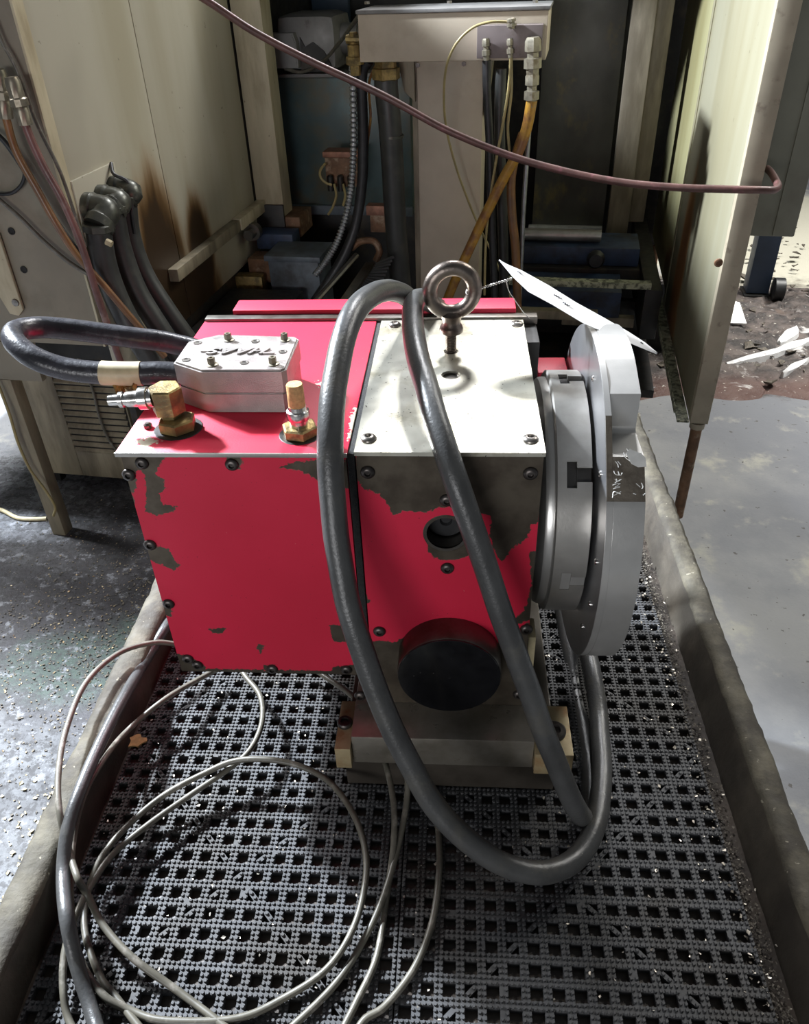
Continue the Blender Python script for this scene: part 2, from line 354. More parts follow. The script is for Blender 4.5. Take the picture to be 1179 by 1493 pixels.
def lathe(origin, axis, prof, seg=32, bm=None, rot=0):
    """solid of revolution: prof = [(distance along axis, radius)]"""
    bm = bm or BM(); o = Vector(origin); a = Vector(axis).normalized()
    up = Vector((0, 0, 1)) if abs(a.z) < .9 else Vector((0, 1, 0))
    n = (up-a*up.dot(a)).normalized(); b = a.cross(n)
    rings = []
    for h, r in prof:
        if r <= 1e-6: rings.append([bm.verts.new(o+a*h)])
        else: rings.append([bm.verts.new(o+a*h+(n*math.cos(rot+2*math.pi*k/seg)+b*math.sin(rot+2*math.pi*k/seg))*r) for k in range(seg)])
    for p, q in zip(rings, rings[1:]):
        for k in range(seg):
            k2 = (k+1) % seg
            if len(p) == 1 and len(q) == 1: continue
            if len(p) == 1: bm.faces.new((p[0], q[k2], q[k]))
            elif len(q) == 1: bm.faces.new((p[k], p[k2], q[0]))
            else: bm.faces.new((p[k], p[k2], q[k2], q[k]))
    if len(rings[0]) > 1: bm.faces.new(rings[0][::-1])
    if len(rings[-1]) > 1: bm.faces.new(rings[-1])
    return bm
def prism(poly, d, bev=0, bm=None):
    """extrude a closed polygon (list of Vectors) by d"""
    bm = bm or BM(); t = BM(); d = Vector(d)
    a = [t.verts.new(Vector(p)) for p in poly]; b = [t.verts.new(Vector(p)+d) for p in poly]
    fa = t.faces.new(a); fb = t.faces.new(b[::-1]); n = len(poly)
    for i in range(n): t.faces.new((a[i], b[i], b[(i+1) % n], a[(i+1) % n]))
    bmesh.ops.recalc_face_normals(t, faces=t.faces)
    if bev:
        es = list(fa.edges)+list(fb.edges)
        bmesh.ops.bevel(t, geom=es, offset=bev, segments=2, affect='EDGES', clamp_overlap=True)
    merge(bm, t); return bm
def plate_holes(outer, holes, d, bm=None):
    """extruded plate with through holes"""
    bm = bm or BM(); t = BM(); d = Vector(d); loops = []
    for lp in [outer]+holes:
        v = [t.verts.new(Vector(p)) for p in lp]
        loops.append(v)
        for i in range(len(v)): t.edges.new((v[i], v[(i+1) % len(v)]))
    bmesh.ops.triangle_fill(t, use_beauty=True, use_dissolve=False, edges=list(t.edges))
    r = bmesh.ops.extrude_face_region(t, geom=list(t.faces))
    bmesh.ops.translate(t, verts=[x for x in r['geom'] if isinstance(x, bmesh.types.BMVert)], vec=d)
    bmesh.ops.recalc_face_normals(t, faces=t.faces)
    merge(bm, t); return bm
def circle(c, r, ax1, ax2, n=28):
    c = Vector(c); a = Vector(ax1); b = Vector(ax2)
    return [c+a*(r*math.cos(2*math.pi*k/n))+b*(r*math.sin(2*math.pi*k/n)) for k in range(n)]
def mesh_of(bm, m, ang=35):
    me = bpy.data.meshes.new('piece'); bmesh.ops.recalc_face_normals(bm, faces=bm.faces); bm.to_mesh(me); bm.free()
    smooth(me, ang); me.materials.append(G[m]); return me
VX, VY, VZ = Vector((1, 0, 0)), Vector((0, 1, 0)), Vector((0, 0, 1))
from mathutils import noise as mn
def rough_up(bm, amp, sc):
    for v in bm.verts:
        v.co += mn.noise_vector(v.co*sc)*amp

# button-head screw with hexagon socket, axis +z, head 6 mm radius
def screw_mesh(m, r=.0062):
    bm = BM()
    lathe((0, 0, 0), VZ, [(0, r), (.0012, r), (.0026, r*.86), (.0036, r*.58), (.0037, r*.42)], 20, bm)
    bm.faces.ensure_lookup_table()
    bmesh.ops.delete(bm, geom=[f for f in bm.faces if len(f.verts) == 20 and f.calc_center_median().z > .003], context='FACES')
    top = [v for v in bm.verts if v.co.z > .00365]
    top.sort(key=lambda v: math.atan2(v.co.y, v.co.x))
    low = [bm.verts.new((r*.36*math.cos(math.atan2(v.co.y, v.co.x)), r*.36*math.sin(math.atan2(v.co.y, v.co.x)), .0016)) for v in top]
    for i in range(20): bm.faces.new((top[i], top[(i+1) % 20], low[(i+1) % 20], low[i]))
    bm.faces.new(low)
    return mesh_of(bm, m)
ME_SCREW = screw_mesh('screw'); ME_SCREW_B = screw_mesh('screw_bright', .0068)
FRONT = (math.pi/2, 0, 0)                     # screw axis towards the viewer

# ================================================================ SETTING
bm = BM()
bmesh.ops.create_grid(bm, x_segments=4, y_segments=4, size=9)
bmesh.ops.translate(bm, verts=bm.verts, vec=(0, 5, -1.1))
tag(obj('floor', bm, 'floor'), kind='structure')
tag(obj('wall_back', box(-9, 9, 13.9, 14, -1.1, 3.5, 0), 'shopwall'), kind='structure')

# ================================================================ CART
cart = thing('shop_cart', 'steel shop cart with grimy raised lips carrying the red rotary table', 'cart', (.25, 0, -1.1))
TX0, TX1, TY0, TY1, MATZ = -.100, .604, -.680, .760, -.425
obj('tray_floor', box(TX0-.01, TX1+.02, TY0, TY1, -.452, -.4324, .001), 'tray', cart)
def lip(pts_in_bot, pts_in_top, pts_out_top, length_axis, L0, L1, n=150):
    prof = [pts_in_bot, pts_in_top, pts_out_top]
    bm = BM(); rows = []
    (ib, zb), (it, zt), (ot, zo) = prof
    s = 1 if ot > it else -1
    ring = [(ib, zb), (ib+(it-ib)*.5, (zb+zt)/2), (it, zt-.006), (it+s*.003, zt-.001), (it+s*.010, zt+.0015), (ot-s*.006, zt+.001), (ot, zt-.004), (ot+s*.0015, zt-.02), (ot, zb-.02), (ib, zb-.02)]
    for i in range(n+1):
        l = L0+(L1-L0)*i/n; r = []
        for k, (a, z) in enumerate(ring):
            p = Vector((a, l, z)) if length_axis == 'y' else Vector((l, a, z))
            q = mn.noise_vector(p*22)*.0026 + mn.noise_vector(p*75)*.0016
            if k in (0, 8, 9): q *= .3
            r.append(bm.verts.new(p+q))
        rows.append(r)
    for a, b in zip(rows, rows[1:]):
        for k in range(len(ring)):
            f = bm.faces.new((a[k], a[(k+1) % len(ring)], b[(k+1) % len(ring)], b[k]))
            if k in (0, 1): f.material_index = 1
    bm.faces.new(rows[0]); bm.faces.new(rows[-1][::-1])
    return bm
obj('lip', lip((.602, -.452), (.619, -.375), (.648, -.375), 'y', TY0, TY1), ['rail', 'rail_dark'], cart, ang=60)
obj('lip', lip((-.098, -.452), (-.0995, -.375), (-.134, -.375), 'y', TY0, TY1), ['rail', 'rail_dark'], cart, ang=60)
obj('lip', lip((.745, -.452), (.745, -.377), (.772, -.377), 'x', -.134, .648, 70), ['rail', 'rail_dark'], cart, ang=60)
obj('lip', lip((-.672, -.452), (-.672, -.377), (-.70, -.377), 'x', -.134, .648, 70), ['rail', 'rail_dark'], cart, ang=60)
for x in (-.085, .603):
    for y in (-.64, .70):
        obj('leg', box(x-.02, x+.02, y-.02, y+.02, -1.02, -.452, .003), 'rail', cart)
        obj('caster', lathe((x-.015, y, -1.055), VX, [(0, .012), (0, .040), (.004, .045), (.026, .045), (.030, .040), (.030, .012)], 24), 'black', cart)
obj('lower_shelf', box(-.09, .61, -.65, .71, -.90, -.888, .002), 'rail', cart)

# perforated mat tiles: 17 x 17 cells of 20 mm with 11 mm holes, studs and diagonal struts
PITCH, NH, HO = .020, 17, .0120
def tile_bm():
    bm = BM(); T = .0070
    o = (PITCH-HO)/2
    W = PITCH*NH; g = .0006
    X = []
    for i in range(NH): X += [i*PITCH+o, i*PITCH+o+HO]
    X = [g]+X+[W-g]
    V = {}
    def v(i, j, z):
        k = (i, j, z)
        if k not in V: V[k] = bm.verts.new((X[i], X[j], z))
        return V[k]
    M_ = len(X)-1
    for i in range(M_):
        for j in range(M_):
            hole = i % 2 == 1 and j % 2 == 1
            if hole:
                for a, b in (((i, j), (i+1, j)), ((i+1, j), (i+1, j+1)), ((i+1, j+1), (i, j+1)), ((i, j+1), (i, j))):
                    bm.faces.new((v(*a, 0), v(*b, 0), v(*b, -T), v(*a, -T)))
            else:
                bm.faces.new((v(i, j, 0), v(i+1, j, 0), v(i+1, j+1, 0), v(i, j+1, 0)))
    for i in range(M_):
        for a, b in (((i, 0), (i+1, 0)), ((i, M_), (i+1, M_)), ((0, i), (0, i+1)), ((M_, i), (M_, i+1))):
            bm.faces.new((v(*a, 0), v(*b, 0), v(*b, -T), v(*a, -T)))
    c = NH//2
    for i in range(NH):
        for s in (1, -1):
            j = c+s*(i-c)
            if i == c and s == -1: continue
            x, y = (i+.5)*PITCH, (j+.5)*PITCH; h = HO/2+.0005; w_ = .0024
            d = Vector((1, s, 0)).normalized(); n = Vector((-d.y, d.x, 0))
            p = Vector((x, y, 0)); e = d*(h*1.30)
            t = BM(); q = [p-e-n*w_, p+e-n*w_, p+e+n*w_, p-e+n*w_]
            add_hex(t, [a+Vector((0, 0, -.006)) for a in q]+[a+Vector((0, 0, -.0003)) for a in q]); merge(bm, t)
    return bm
def studs_bm():
    V = []; F = []; r = .00195; h = .0017
    def stud(x, y):
        b = len(V)
        a0 = random.random()
        for rr, z in ((r, 0), (r*.72, h)):
            for k in range(7): V.append((x+rr*math.cos(a0+k*.8976), y+rr*math.sin(a0+k*.8976), z))
        for k in range(7): F.append((b+k, b+(k+1) % 7, b+7+(k+1) % 7, b+7+k))
        F.append(tuple(range(b+7, b+14)))
    q = PITCH/4
    c = NH//2
    for i in range(NH*4):
        for j in range(NH*4):
            fx = (i % 4) in (1, 2); fy = (j % 4) in (1, 2)
            if fx and fy:
                ci, cj = i//4, j//4
                if abs(ci-c) == abs(cj-c):
                    s = 1 if (ci-c) == (cj-c) else -1
                    if ((i % 4) == (j % 4)) == (s == 1): pass
                    else: continue
                else: continue
            if random.random() < .012: continue
            stud((i+.5)*q+random.uniform(-.0002, .0002), (j+.5)*q+random.uniform(-.0002, .0002))
    bm = BM(); vs = [bm.verts.new(p) for p in V]
    for f in F: bm.faces.new([vs[i] for i in f])
    return bm
TX = (-.093, .247); TYS = (.36, .02, -.32, -.66)
names = {(0, .36): 'perforated plastic mat tile in the far left of the tray, behind the red housing',
         (1, .36): 'perforated plastic mat tile in the far right of the tray, behind the steel faceplate',
         (0, .02): 'perforated plastic mat tile under the red motor housing, upper left of the tray',
         (1, .02): 'perforated plastic mat tile under the mounting block and faceplate',
         (0, -.32): 'perforated plastic mat tile in the near left, under the coiled grey cables',
         (1, -.32): 'perforated plastic mat tile in the near right, below the hanging hose loop',
         (0, -.66): 'perforated plastic mat tile at the near left end, nearest the viewer',
         (1, -.66): 'perforated plastic mat tile at the near right end, nearest the viewer'}
me_tile = mesh_of(tile_bm(), 'mat', 20); me_stud = mesh_of(studs_bm(), 'mat', 40)
for y in TYS:
    for k in (0, 1):
        t = thing('floor_mat_tile', names[(k, y)], 'mat', (TX[k], y, MATZ), 'mat tiles in the cart tray')
        place('grid', me_tile, t, (TX[k], y, MATZ))
        s = place('studs', me_stud, t, (TX[k], y, MATZ)); s['kind'] = 'stuff'

def flakes(n, fn, smin, smax):
    V = []; F = []
    for _ in range(n):
        p = fn()
        if p is None: continue
        s = random.uniform(smin, smax); R = Matrix.Rotation(random.random()*6.28, 3, 'Z') @ Matrix.Rotation(random.uniform(-.5, .5), 3, 'X')
        b = len(V); k = random.uniform(.25, 1)
        for q in ((-1, -k, 0), (1, -k*.7, .25), (.8, k, .1), (-.7, k*.6, .35)): V.append(Vector(p)+R @ (Vector(q)*s)+Vector((0, 0, s*.35)))
        for q in ((-1, -k, -.2), (1, -k*.7, .0), (.8, k, -.1), (-.7, k*.6, .1)): V.append(Vector(p)+R @ (Vector(q)*s)+Vector((0, 0, s*.35)))
        F += [(b, b+1, b+2, b+3), (b+7, b+6, b+5, b+4), (b, b+4, b+5, b+1), (b+1, b+5, b+6, b+2), (b+2, b+6, b+7, b+3), (b+3, b+7, b+4, b)]
    bm = BM(); vs = [bm.verts.new(p) for p in V]
    for f in F: bm.faces.new([vs[i] for i in f])
    return bm
tag(obj('metal_chips', flakes(420, lambda: (random.uniform(-.09, .59), random.uniform(-.33, .3), MATZ+.0005), .0006, .0019), 'chip', sm=False),
    'bright metal chips strewn over the plastic mat tiles', 'chips', kind='stuff')
def gut():
    return (min(.601, .590+random.gauss(.0, .006)), random.uniform(-.33, .72), MATZ+random.uniform(-.005, .002))
tag(obj('swarf', flakes(2600, gut, .0005, .0017), 'chip_dark', sm=False), 'dull swarf and grit piled along the right lip of the tray', 'chips', kind='stuff')
def gut2(): return (random.gauss(.585, .012), random.uniform(-.33, .5), MATZ+.002)
tag(obj('swarf', flakes(130, gut2, .0006, .0022), 'chip', sm=False), 'bright curled swarf lying on the grit by the right lip', 'chips', kind='stuff')
p = PZ(200, 1083, MATZ)
bm = prism([p+Vector((math.cos(a)*.010*(1+.35*math.sin(3*a+1)), math.sin(a)*.009*(1+.3*math.sin(5*a)), .002)) for a in [k*.449 for k in range(14)]], (0, 0, .0022))
tag(obj('flake', bm, 'flake', loc=p), 'small tan flake lying at the left edge of the mat', 'debris')

# ================================================================ ROTARY TABLE
W_, D_, XS = .375, .300, .2075
HL, HR = -.282, -.3245
rt = thing('rotary_table', 'red rotary indexing table with steel faceplate, paint chipped off its front', 'machine', (.21, .14, MATZ))
# chipped front faces: fine grids carrying a signed distance to the bare patches
def px_poly(pts): return np.array([[(q := PY(a, b, 0.0)).x, q.z] for a, b in pts])
CH_R = [[(518, 640), (518, 696), (531, 713), (552, 721), (564, 733), (574, 753), (586, 745), (620, 747), (640, 740), (667, 740), (704, 750), (716, 752), (713, 777), (721, 805), (732, 820), (745, 801), (769, 784), (776, 764), (784, 764), (800, 690), (800, 640)],
        [(621, 778), (624, 803), (632, 812), (645, 818), (670, 815), (690, 808), (688, 778), (650, 765)],
        [(771, 806), (775, 850), (768, 880), (760, 895), (745, 903), (752, 912), (770, 905), (790, 900), (790, 800)],
        [(540, 936), (560, 934), (575, 937), (590, 928), (600, 960), (700, 960), (728, 936), (742, 940), (770, 905), (800, 1060), (520, 1060), (540, 960)],
        [(520, 858), (530, 860), (535, 868), (540, 878), (532, 880), (520, 872)]]
CH_L = [[(150, 640), (240, 666), (226, 690), (240, 700), (240, 712), (232, 720), (236, 735), (258, 738), (252, 746), (225, 752), (212, 745), (213, 718), (211, 692), (204, 684), (197, 692), (200, 710), (192, 722), (182, 712), (160, 700)],
        [(205, 788), (222, 795), (245, 800), (262, 825), (255, 832), (232, 822), (212, 815)],
        [(303, 916), (328, 916), (326, 924), (310, 923)], [(375, 938), (385, 941), (380, 953), (374, 947)],
        [(255, 952), (268, 955), (285, 962), (300, 972), (297, 990), (250, 990)],
        [(408, 681), (430, 674), (466, 670), (520, 672), (520, 716), (506, 712), (466, 702), (450, 692), (430, 685)],
        [(480, 912), (508, 911), (512, 936), (485, 935)], [(484, 972), (530, 968), (530, 1000), (480, 1000)],
        [(330, 660), (352, 660), (352, 684), (345, 684), (343, 676), (330, 673)], [(222, 860), (236, 876), (250, 886), (250, 898), (240, 900)],
        [(150, 655), (520, 655), (520, 664), (430, 667), (300, 665), (240, 667), (150, 668)], [(250, 974), (530, 979), (530, 1000), (240, 1000)],
        [(385, 970), (402, 968), (404, 982), (384, 982)], [(170, 700), (188, 716), (196, 730), (190, 748), (178, 735)]]
def sdist(polys, X, Z):
    best = np.full(X.shape, -1e9)
    for pl in polys:
        P = px_poly(pl); n = len(P); d = np.full(X.shape, 1e9); ins = np.zeros(X.shape, bool)
        for i in range(n):
            a, b = P[i], P[(i+1) % n]; ab = b-a
            t = np.clip(((X-a[0])*ab[0]+(Z-a[1])*ab[1])/(ab@ab), 0, 1)
            d = np.minimum(d, np.hypot(X-a[0]-t*ab[0], Z-a[1]-t*ab[1]))
            ins ^= ((a[1] > Z) != (b[1] > Z)) & (X < (b[0]-a[0])*(Z-a[1])/(b[1]-a[1]+1e-12)+a[0])
        best = np.maximum(best, np.where(ins, d, -d))
    return best
def front_grid(x0, x1, z0, z1, polys, hole=None, st=.0016):
    nx, nz = int((x1-x0)/st)+1, int((z1-z0)/st)+1
    xs = np.linspace(x0, x1, nx); zs = np.linspace(z0, z1, nz)
    X, Z = np.meshgrid(xs, zs); Dv = sdist(polys, X, Z).ravel()
    V = [(x, 0, z) for x, z in zip(X.ravel(), Z.ravel())]; F = []
    for j in range(nz-1):
        for i in range(nx-1):
            if hole and math.hypot((xs[i]+xs[i+1])/2-hole[0], (zs[j]+zs[j+1])/2-hole[1]) < hole[2]: continue
            a = j*nx+i; F.append((a, a+1, a+nx+1, a+nx))
    # returned edges 4 mm back so that the cover plate has thickness
    rim = [j*nx for j in range(nz)], [j*nx+nx-1 for j in range(nz)], list(range(nx)), [(nz-1)*nx+i for i in range(nx)]
    val = list(Dv)
    for e in rim:
        b = len(V)
        for k in e: V.append((V[k][0], .004, V[k][2])); val.append(Dv[k])
        for i in range(len(e)-1): F.append((e[i], e[i+1], b+i+1, b+i))
    return V, F, val
def front_obj(name, args, parent, label):
    V, F, val = front_grid(*args)
    me = bpy.data.meshes.new(name); r = wloc(parent)-OFF
    me.from_pydata([tuple(Vector(v)-r) for v in V], [], F)
    at = me.attributes.new('bare', 'FLOAT', 'POINT'); at.data.foreach_set('value', val)
    me.materials.append(G['red_chipped']); smooth(me, 30)
    o = bpy.data.objects.new(name, me); C.objects.link(o); o.parent = parent; o['label'] = label
    return o
HC = (.290, -.088)
fl = front_obj('front_cover', (0.0015, XS-.0045, HL+.001, -.004, CH_L), rt, 'red painted cover of the motor housing, bare along its left edge')
fr = front_obj('front_cover', (XS+.004, W_-.001, HR+.0005, -.0035, CH_R, (*HC, .0195)), rt, 'red front cover with a large bare grey patch across its top')
obj('motor_housing', box(0.0005, XS-.004, .0035, D_, HL, -.0035, .001), 'red', rt)
# right hand block: hollow behind the sight hole
bm = box(XS+.0035, W_-.0005, .030, D_, HR, -.0032, .001)
plate_holes([Vector(p) for p in ((XS+.0035, .0042, HR), (W_-.0005, .0042, HR), (W_-.0005, .0042, -.0032), (XS+.0035, .0042, -.0032))],
            [circle((HC[0], .0042, HC[1]), .0195, VX, VZ, 32)], (0, .026, 0), bm)
obj('gear_housing', bm, 'steel_dark', rt)
bm = BM()
def ring_bm(c, ax, r0, r1, h, seg=40):
    return lathe(c, ax, [(0, r0), (0, r1), (h*.7, r1), (h, r1-.0004), (h, r0), (0, r0)], seg)
def ringify(b):
    for f in [f for f in b.faces if len(f.verts) > 4]: b.faces.remove(f)
    return b
obj('sight_ring', ringify(ring_bm((HC[0], .0006, HC[1]), -VY, .0178, .0212, .0010)), 'steel_dark', rt)
obj('sight_plug', lathe((HC[0], .0290, HC[1]), -VY, [(0, .0190), (.008, .0190), (.009, .018), (.0092, .006), (.0065, .0045), (.0065, 0)], 32), 'black', rt)
# lids
obj('top_lid', box(-.0018, XS-.003, -.0022, D_, -.0032, 0, .0009), 'red', rt, label='glossy red sheet lid of the motor housing')
obj('lid_lip', box(-.0024, XS-.003, -.0034, -.0020, -.0044, -.0002, .0004), 'steel', rt, label='bare silver edge of the red lid')
obj('top_plate', plate_holes([Vector(p) for p in ((XS+.0030, -.0018, -.0032), (W_+.0002, -.0018, -.0032), (W_+.0002, D_-.006, -.0032), (XS+.0030, D_-.006, -.0032))],
    [circle((.293, .149, -.0032), .0098, VX, VY, 28), circle((.2925, .207, -.0032), .0080, VX, VY, 24)], (0, 0, .0040)), 'steel_plate', rt, label='stained bright steel top plate with a round hole')
for c, r in (((.293, .149), .0094), ((.2925, .207), .0078)):
    b = lathe((*c, -.0031), VZ, [(0, r), (.0022, r+.0004), (.0022, r-.0012), (.0006, r-.0012), (.0006, 0)], 28)
    obj('tapped_hole', b, 'steel_dark', rt)
obj('seam_seal', box(XS-.0035, XS+.0030, -.0012, D_-.004, -.31, -.0015, .0008), 'foam', rt)
obj('rear_strip', box(-.001, .392, D_-.004, D_+.009, -.006, .0035, .001), 'steel_dark', rt)
obj('rear_housing', box(.030, .368, D_+.010, .345, -.280, .0085, .002), 'red', rt)
obj('side_skirt', box(W_+.0005, W_+.016, .245, D_-.002, -.26, -.006, .001), 'black_metal', rt)
obj('rear_flange', box(W_+.018, .428, .258, .30, -.30, -.049, .002), 'red', rt)
# screws
def scr(px, py, parent=rt, me=ME_SCREW, y=0.0, s=1.0): place('screw', me, parent, PY(px, py, y)+Vector((0, .0002, 0)), FRONT, s)
for q in ((188, 692), (207, 675), (338, 677), (472, 682), (219, 794), (246, 880), (274, 960), (288, 969), (397, 975), (505, 976)): scr(*q, fl and rt, s=1.0)
for q in ((536, 688), (773, 690), (651, 729), (652, 828), (553, 920), (767, 917)): scr(*q, rt, ME_SCREW, s=1.06)
for q in ((525, 1014), (756, 1012)): scr(*q, rt, ME_SCREW, s=1.06)
for q in ((575, 474), (753, 473), (537, 640), (773, 641)): place('screw', ME_SCREW_B, rt, PZ(*q, .001)+Vector((0, 0, -.0003)), None, 1.08)
# round black cap below
bm = lathe((.294, .001, -.2475), -VY, [(0, .0530), (.029, .0530), (.0305, .0522)], 64)
obj('round_cap_wall', bm, 'steel_dark', rt)
obj('round_cap_face', lathe((.294, -.0293, -.2475), -VY, [(0, .0519), (.0016, .0519), (.0020, .0514), (.0020, .002), (.0016, .0015), (.0016, 0)], 64), 'cap', rt, label='glossy black face of the round cap')
# mounting foot
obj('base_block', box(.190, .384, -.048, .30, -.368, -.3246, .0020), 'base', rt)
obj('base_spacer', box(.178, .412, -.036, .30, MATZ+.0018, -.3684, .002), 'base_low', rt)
for (x0, x1), nm in (((.1725, .1895), 'left'), ((.3845, .4245), 'right')):
    b = box(x0, x1, -.056, .010, -.3675, -.335, .0012)
    tb = obj('clamp_tab', b, 'tab', rt, label='yellow-stained clamp tab with a rusty bolt')
    cx, cy = ((.1815, -.022) if nm == 'left' else (.4065, -.026))
    r = .0085 if nm == 'left' else .0130
    bb = lathe((cx if nm == 'right' else .1800, cy, -.3350), VZ, [(0, r), (.0030, r), (.0045, r*.86), (.0045, r*.55), (.0012, r*.5), (.0012, 0)], 24)
    obj('clamp_bolt', bb, 'screw', tb)
obj('pale_spacer', box(W_+.002, W_+.010, .02, .05, -.30, -.24, .001), 'tape', rt)
# spindle: collar, T-slot platter, faceplate, all about one axis along x
AX = Vector((0, .142, -.135))
obj('spindle_collar', lathe((W_+.0004, AX.y, AX.z), VX, [(0, .104), (.004, .106), (.009, .122), (.012, .1235), (.017, .1235)], 96), 'steel_turned', rt)
SLOTS = (40.5, -9.4, 94.6, 146, 198, 250, 302)
def ydir(a): return Vector((0, -math.cos(math.radians(a)), math.sin(math.radians(a))))
def disc_outline(x, r, w_=0, dep=0):
    pts = []; half = math.degrees(math.asin(w_/r)) if w_ else 0
    ang = -90.0
    marks = sorted(((s+90) % 360)-90 for s in SLOTS)
    k = -90.0
    while k < 270:
        hit = [m for m in marks if abs(k-m) < half+1e-6] if w_ else []
        if hit:
            m = hit[0]; d = ydir(m); tn = ydir(m+90)
            c = Vector((x, AX.y, AX.z)); s = math.sqrt(r*r-w_*w_)
            for q in (c+d*s-tn*w_, c+d*(r-dep)-tn*w_, c+d*(r-dep)+tn*w_, c+d*s+tn*w_): pts.append(q)
            k = m+half+.6
        else:
            nxt = [m-half for m in marks if k < m-half < k+3] if w_ else []
            pts.append(Vector((x, AX.y, AX.z))+ydir(k)*r)
            k = nxt[0] if nxt and nxt[0]-k > .4 else (k+3 if not nxt else [m for m in marks if m-half == nxt[0]][0])
    return pts
bm = lathe((.3925, AX.y, AX.z), VX, [(0, .128), (.0015, .1305), (.0100, .1305)], 120)
prism(disc_outline(.4025, .1305, .0125, .016), (.0095, 0, 0), 0, bm)
prism(disc_outline(.412, .1305, .0068, .016), (.0140, 0, 0), 0, bm)
sp = obj('slotted_platter', bm, 'steel', rt, ang=30)
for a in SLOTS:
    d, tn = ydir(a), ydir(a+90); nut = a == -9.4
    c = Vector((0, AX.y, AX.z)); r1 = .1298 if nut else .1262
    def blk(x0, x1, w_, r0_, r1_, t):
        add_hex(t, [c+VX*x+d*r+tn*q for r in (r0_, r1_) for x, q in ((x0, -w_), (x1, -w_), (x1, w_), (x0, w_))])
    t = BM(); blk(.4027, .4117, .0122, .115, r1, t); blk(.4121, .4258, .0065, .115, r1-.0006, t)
    obj('slot_nut' if nut else 'slot_dark_fill', t, 'steel_turned' if nut else 'grime_and_fill', sp, sm=False)  # dark blocks fill the other slots so they read black
bm = lathe((.4262, AX.y, AX.z), VX, [(0, .100), (.0035, .100)], 64)
obj('platter_boss', bm, 'steel_dark', rt)
RF = .178
def fp_outline(x, notch):
    pts = []
    for k in range(0, 360, 3):
        a = k-40
        if 31 < a < 56: continue
        if notch and 44 <= a <= 74:
            continue
        pts.append((a, Vector((x, AX.y, AX.z))+ydir(a)*RF))
    fa, fb = ydir(31)*RF, ydir(56)*RF
    base = Vector((x, AX.y, AX.z))
    if not notch:
        pts += [(31, base+fa), (56, base+fb)]
    else:
        p1 = base+fa.lerp(fb, .52)
        back = .062
        zf = p1.z
        pts += [(31, base+fa), (44.0, p1), (44.1, Vector((x, back-.006, zf)))]
        for i in range(5):
            q = i/4*math.pi/2
            pts.append((45+i*.1, Vector((x, back-.006+.006*math.sin(q), zf+.006-.006*math.cos(q)))))
        zt = AX.z+math.sqrt(RF**2-(AX.y-back)**2)
        pts.append((60, Vector((x, back, zt))))
    pts.sort(key=lambda t: t[0]); return [p for _, p in pts]
bm = prism(fp_outline(.4300, False), (.0060, 0, 0), .0004)
prism(fp_outline(.4360, True), (.0275, 0, 0), .0004, bm)
bm.normal_update()
for f in bm.faces:
    if abs(f.normal.dot(ydir(43.5))) > .995: f.material_index = 1
    elif abs(f.normal.x) > .99: f.material_index = 2
fp = obj('faceplate', bm, ['steel_turned', 'flat', 'mirror'], rt, ang=30)
for a, rr in ((80, .150), (40, .150), (8, .150), (-12, .152), (-32, .152)):
    p = Vector((.4302, AX.y, AX.z))+ydir(a)*rr
    obj('dowel', lathe(p, -VX, [(0, .0030), (.0015, .0030), (.0022, .002), (.0022, 0)], 12), 'chrome', fp)
# hand-scribed letters on the flat of the rim
d0 = ydir(43.5); FPn = d0; FP0 = Vector((.4465, AX.y, AX.z))+d0*(RF*math.cos(math.radians(12.5))+.0002)
OX, OY, SC = 860, 560, 1/7.46
strokes = [[(258, 945), (270, 975), (300, 990), (335, 988)], [(352, 965), (335, 990), (318, 985), (305, 950)],
           [(270, 1035), (300, 1060), (335, 1040)], [(270, 1075), (340, 1035)], [(285, 1030), (300, 1068)],
           [(245, 1100), (285, 1085), (330, 1080)], [(330, 1080), (270, 1120)], [(270, 1120), (325, 1118)], [(325, 1118), (250, 1140)],
           [(245, 1235), (260, 1170), (330, 1195)], [(250, 1215), (335, 1170)],
           [(275, 840), (300, 870), (310, 905)], [(300, 838), (335, 880)],
           [(395, 700), (440, 740), (560, 750)], [(365, 745), (385, 800), (470, 860)], [(500, 1080), (545, 1120)], [(575, 1210), (600, 1190)], [(560, 1075), (575, 1120), (560, 1140)], [(470, 1190), (500, 1200)]]
bm = BM()
for s in strokes:
    q = [PN(OX+a*SC, OY+b*SC, FP0, FPn) for a, b in s]
    tube(q, .00040, 5, 3, bm)
obj('scribed_letters', bm, 'scratch', fp, label='scratched letters scribed on the dark rim flat')
bm = prism([PN(OX+a*SC, OY+b*SC, FP0, FPn) for a, b in ((385, 750), (430, 705), (560, 760), (600, 800), (612, 900), (520, 905), (450, 870))], FPn*.0006)
obj('bright_gouge', bm, 'scratch', fp, label='bright torn gouge beside the rim pocket')

# connector box on the lid
TZ = .0002
foot = [(.0345, .088), (.064, .070), (.1375, .070), (.1415, .074), (.1415, .140), (.1375, .145), (.061, .151), (.0345, .134)]
def vecs(pl, z): return [Vector((x, y, z)) for x, y in pl]
cbx = obj('connector_box', prism(vecs(foot, TZ), (0, 0, .0205), .0012), 'zinc', rt, label='cast grey connector box in two halves on the red lid')
cpt = obj('connector_cap', prism([Vector((.088+(x-.088)*1.03, .109+(y-.109)*1.03, .0212)) for x, y in foot], (0, 0, .0235), .0018), 'zinc', cbx)
CT = .0447
def capscrew(px, py):
    p = PZ(px, py, CT)
    b = lathe(p-Vector((0, 0, .0003)), VZ, [(0, .0056), (.0012, .0056), (.0016, .0048)], 20)
    lathe(p+Vector((0, 0, .0012)), VZ, [(0, .0037), (.0055, .0037), (.0062, .0033), (.0062, .0018), (.003, .0018), (.003, 0)], 6, b)
    obj('hex_screw', b, 'fitting', cbx)
for q in ((333, 496), (415, 496), (309, 532), (398, 531)): capscrew(*q)
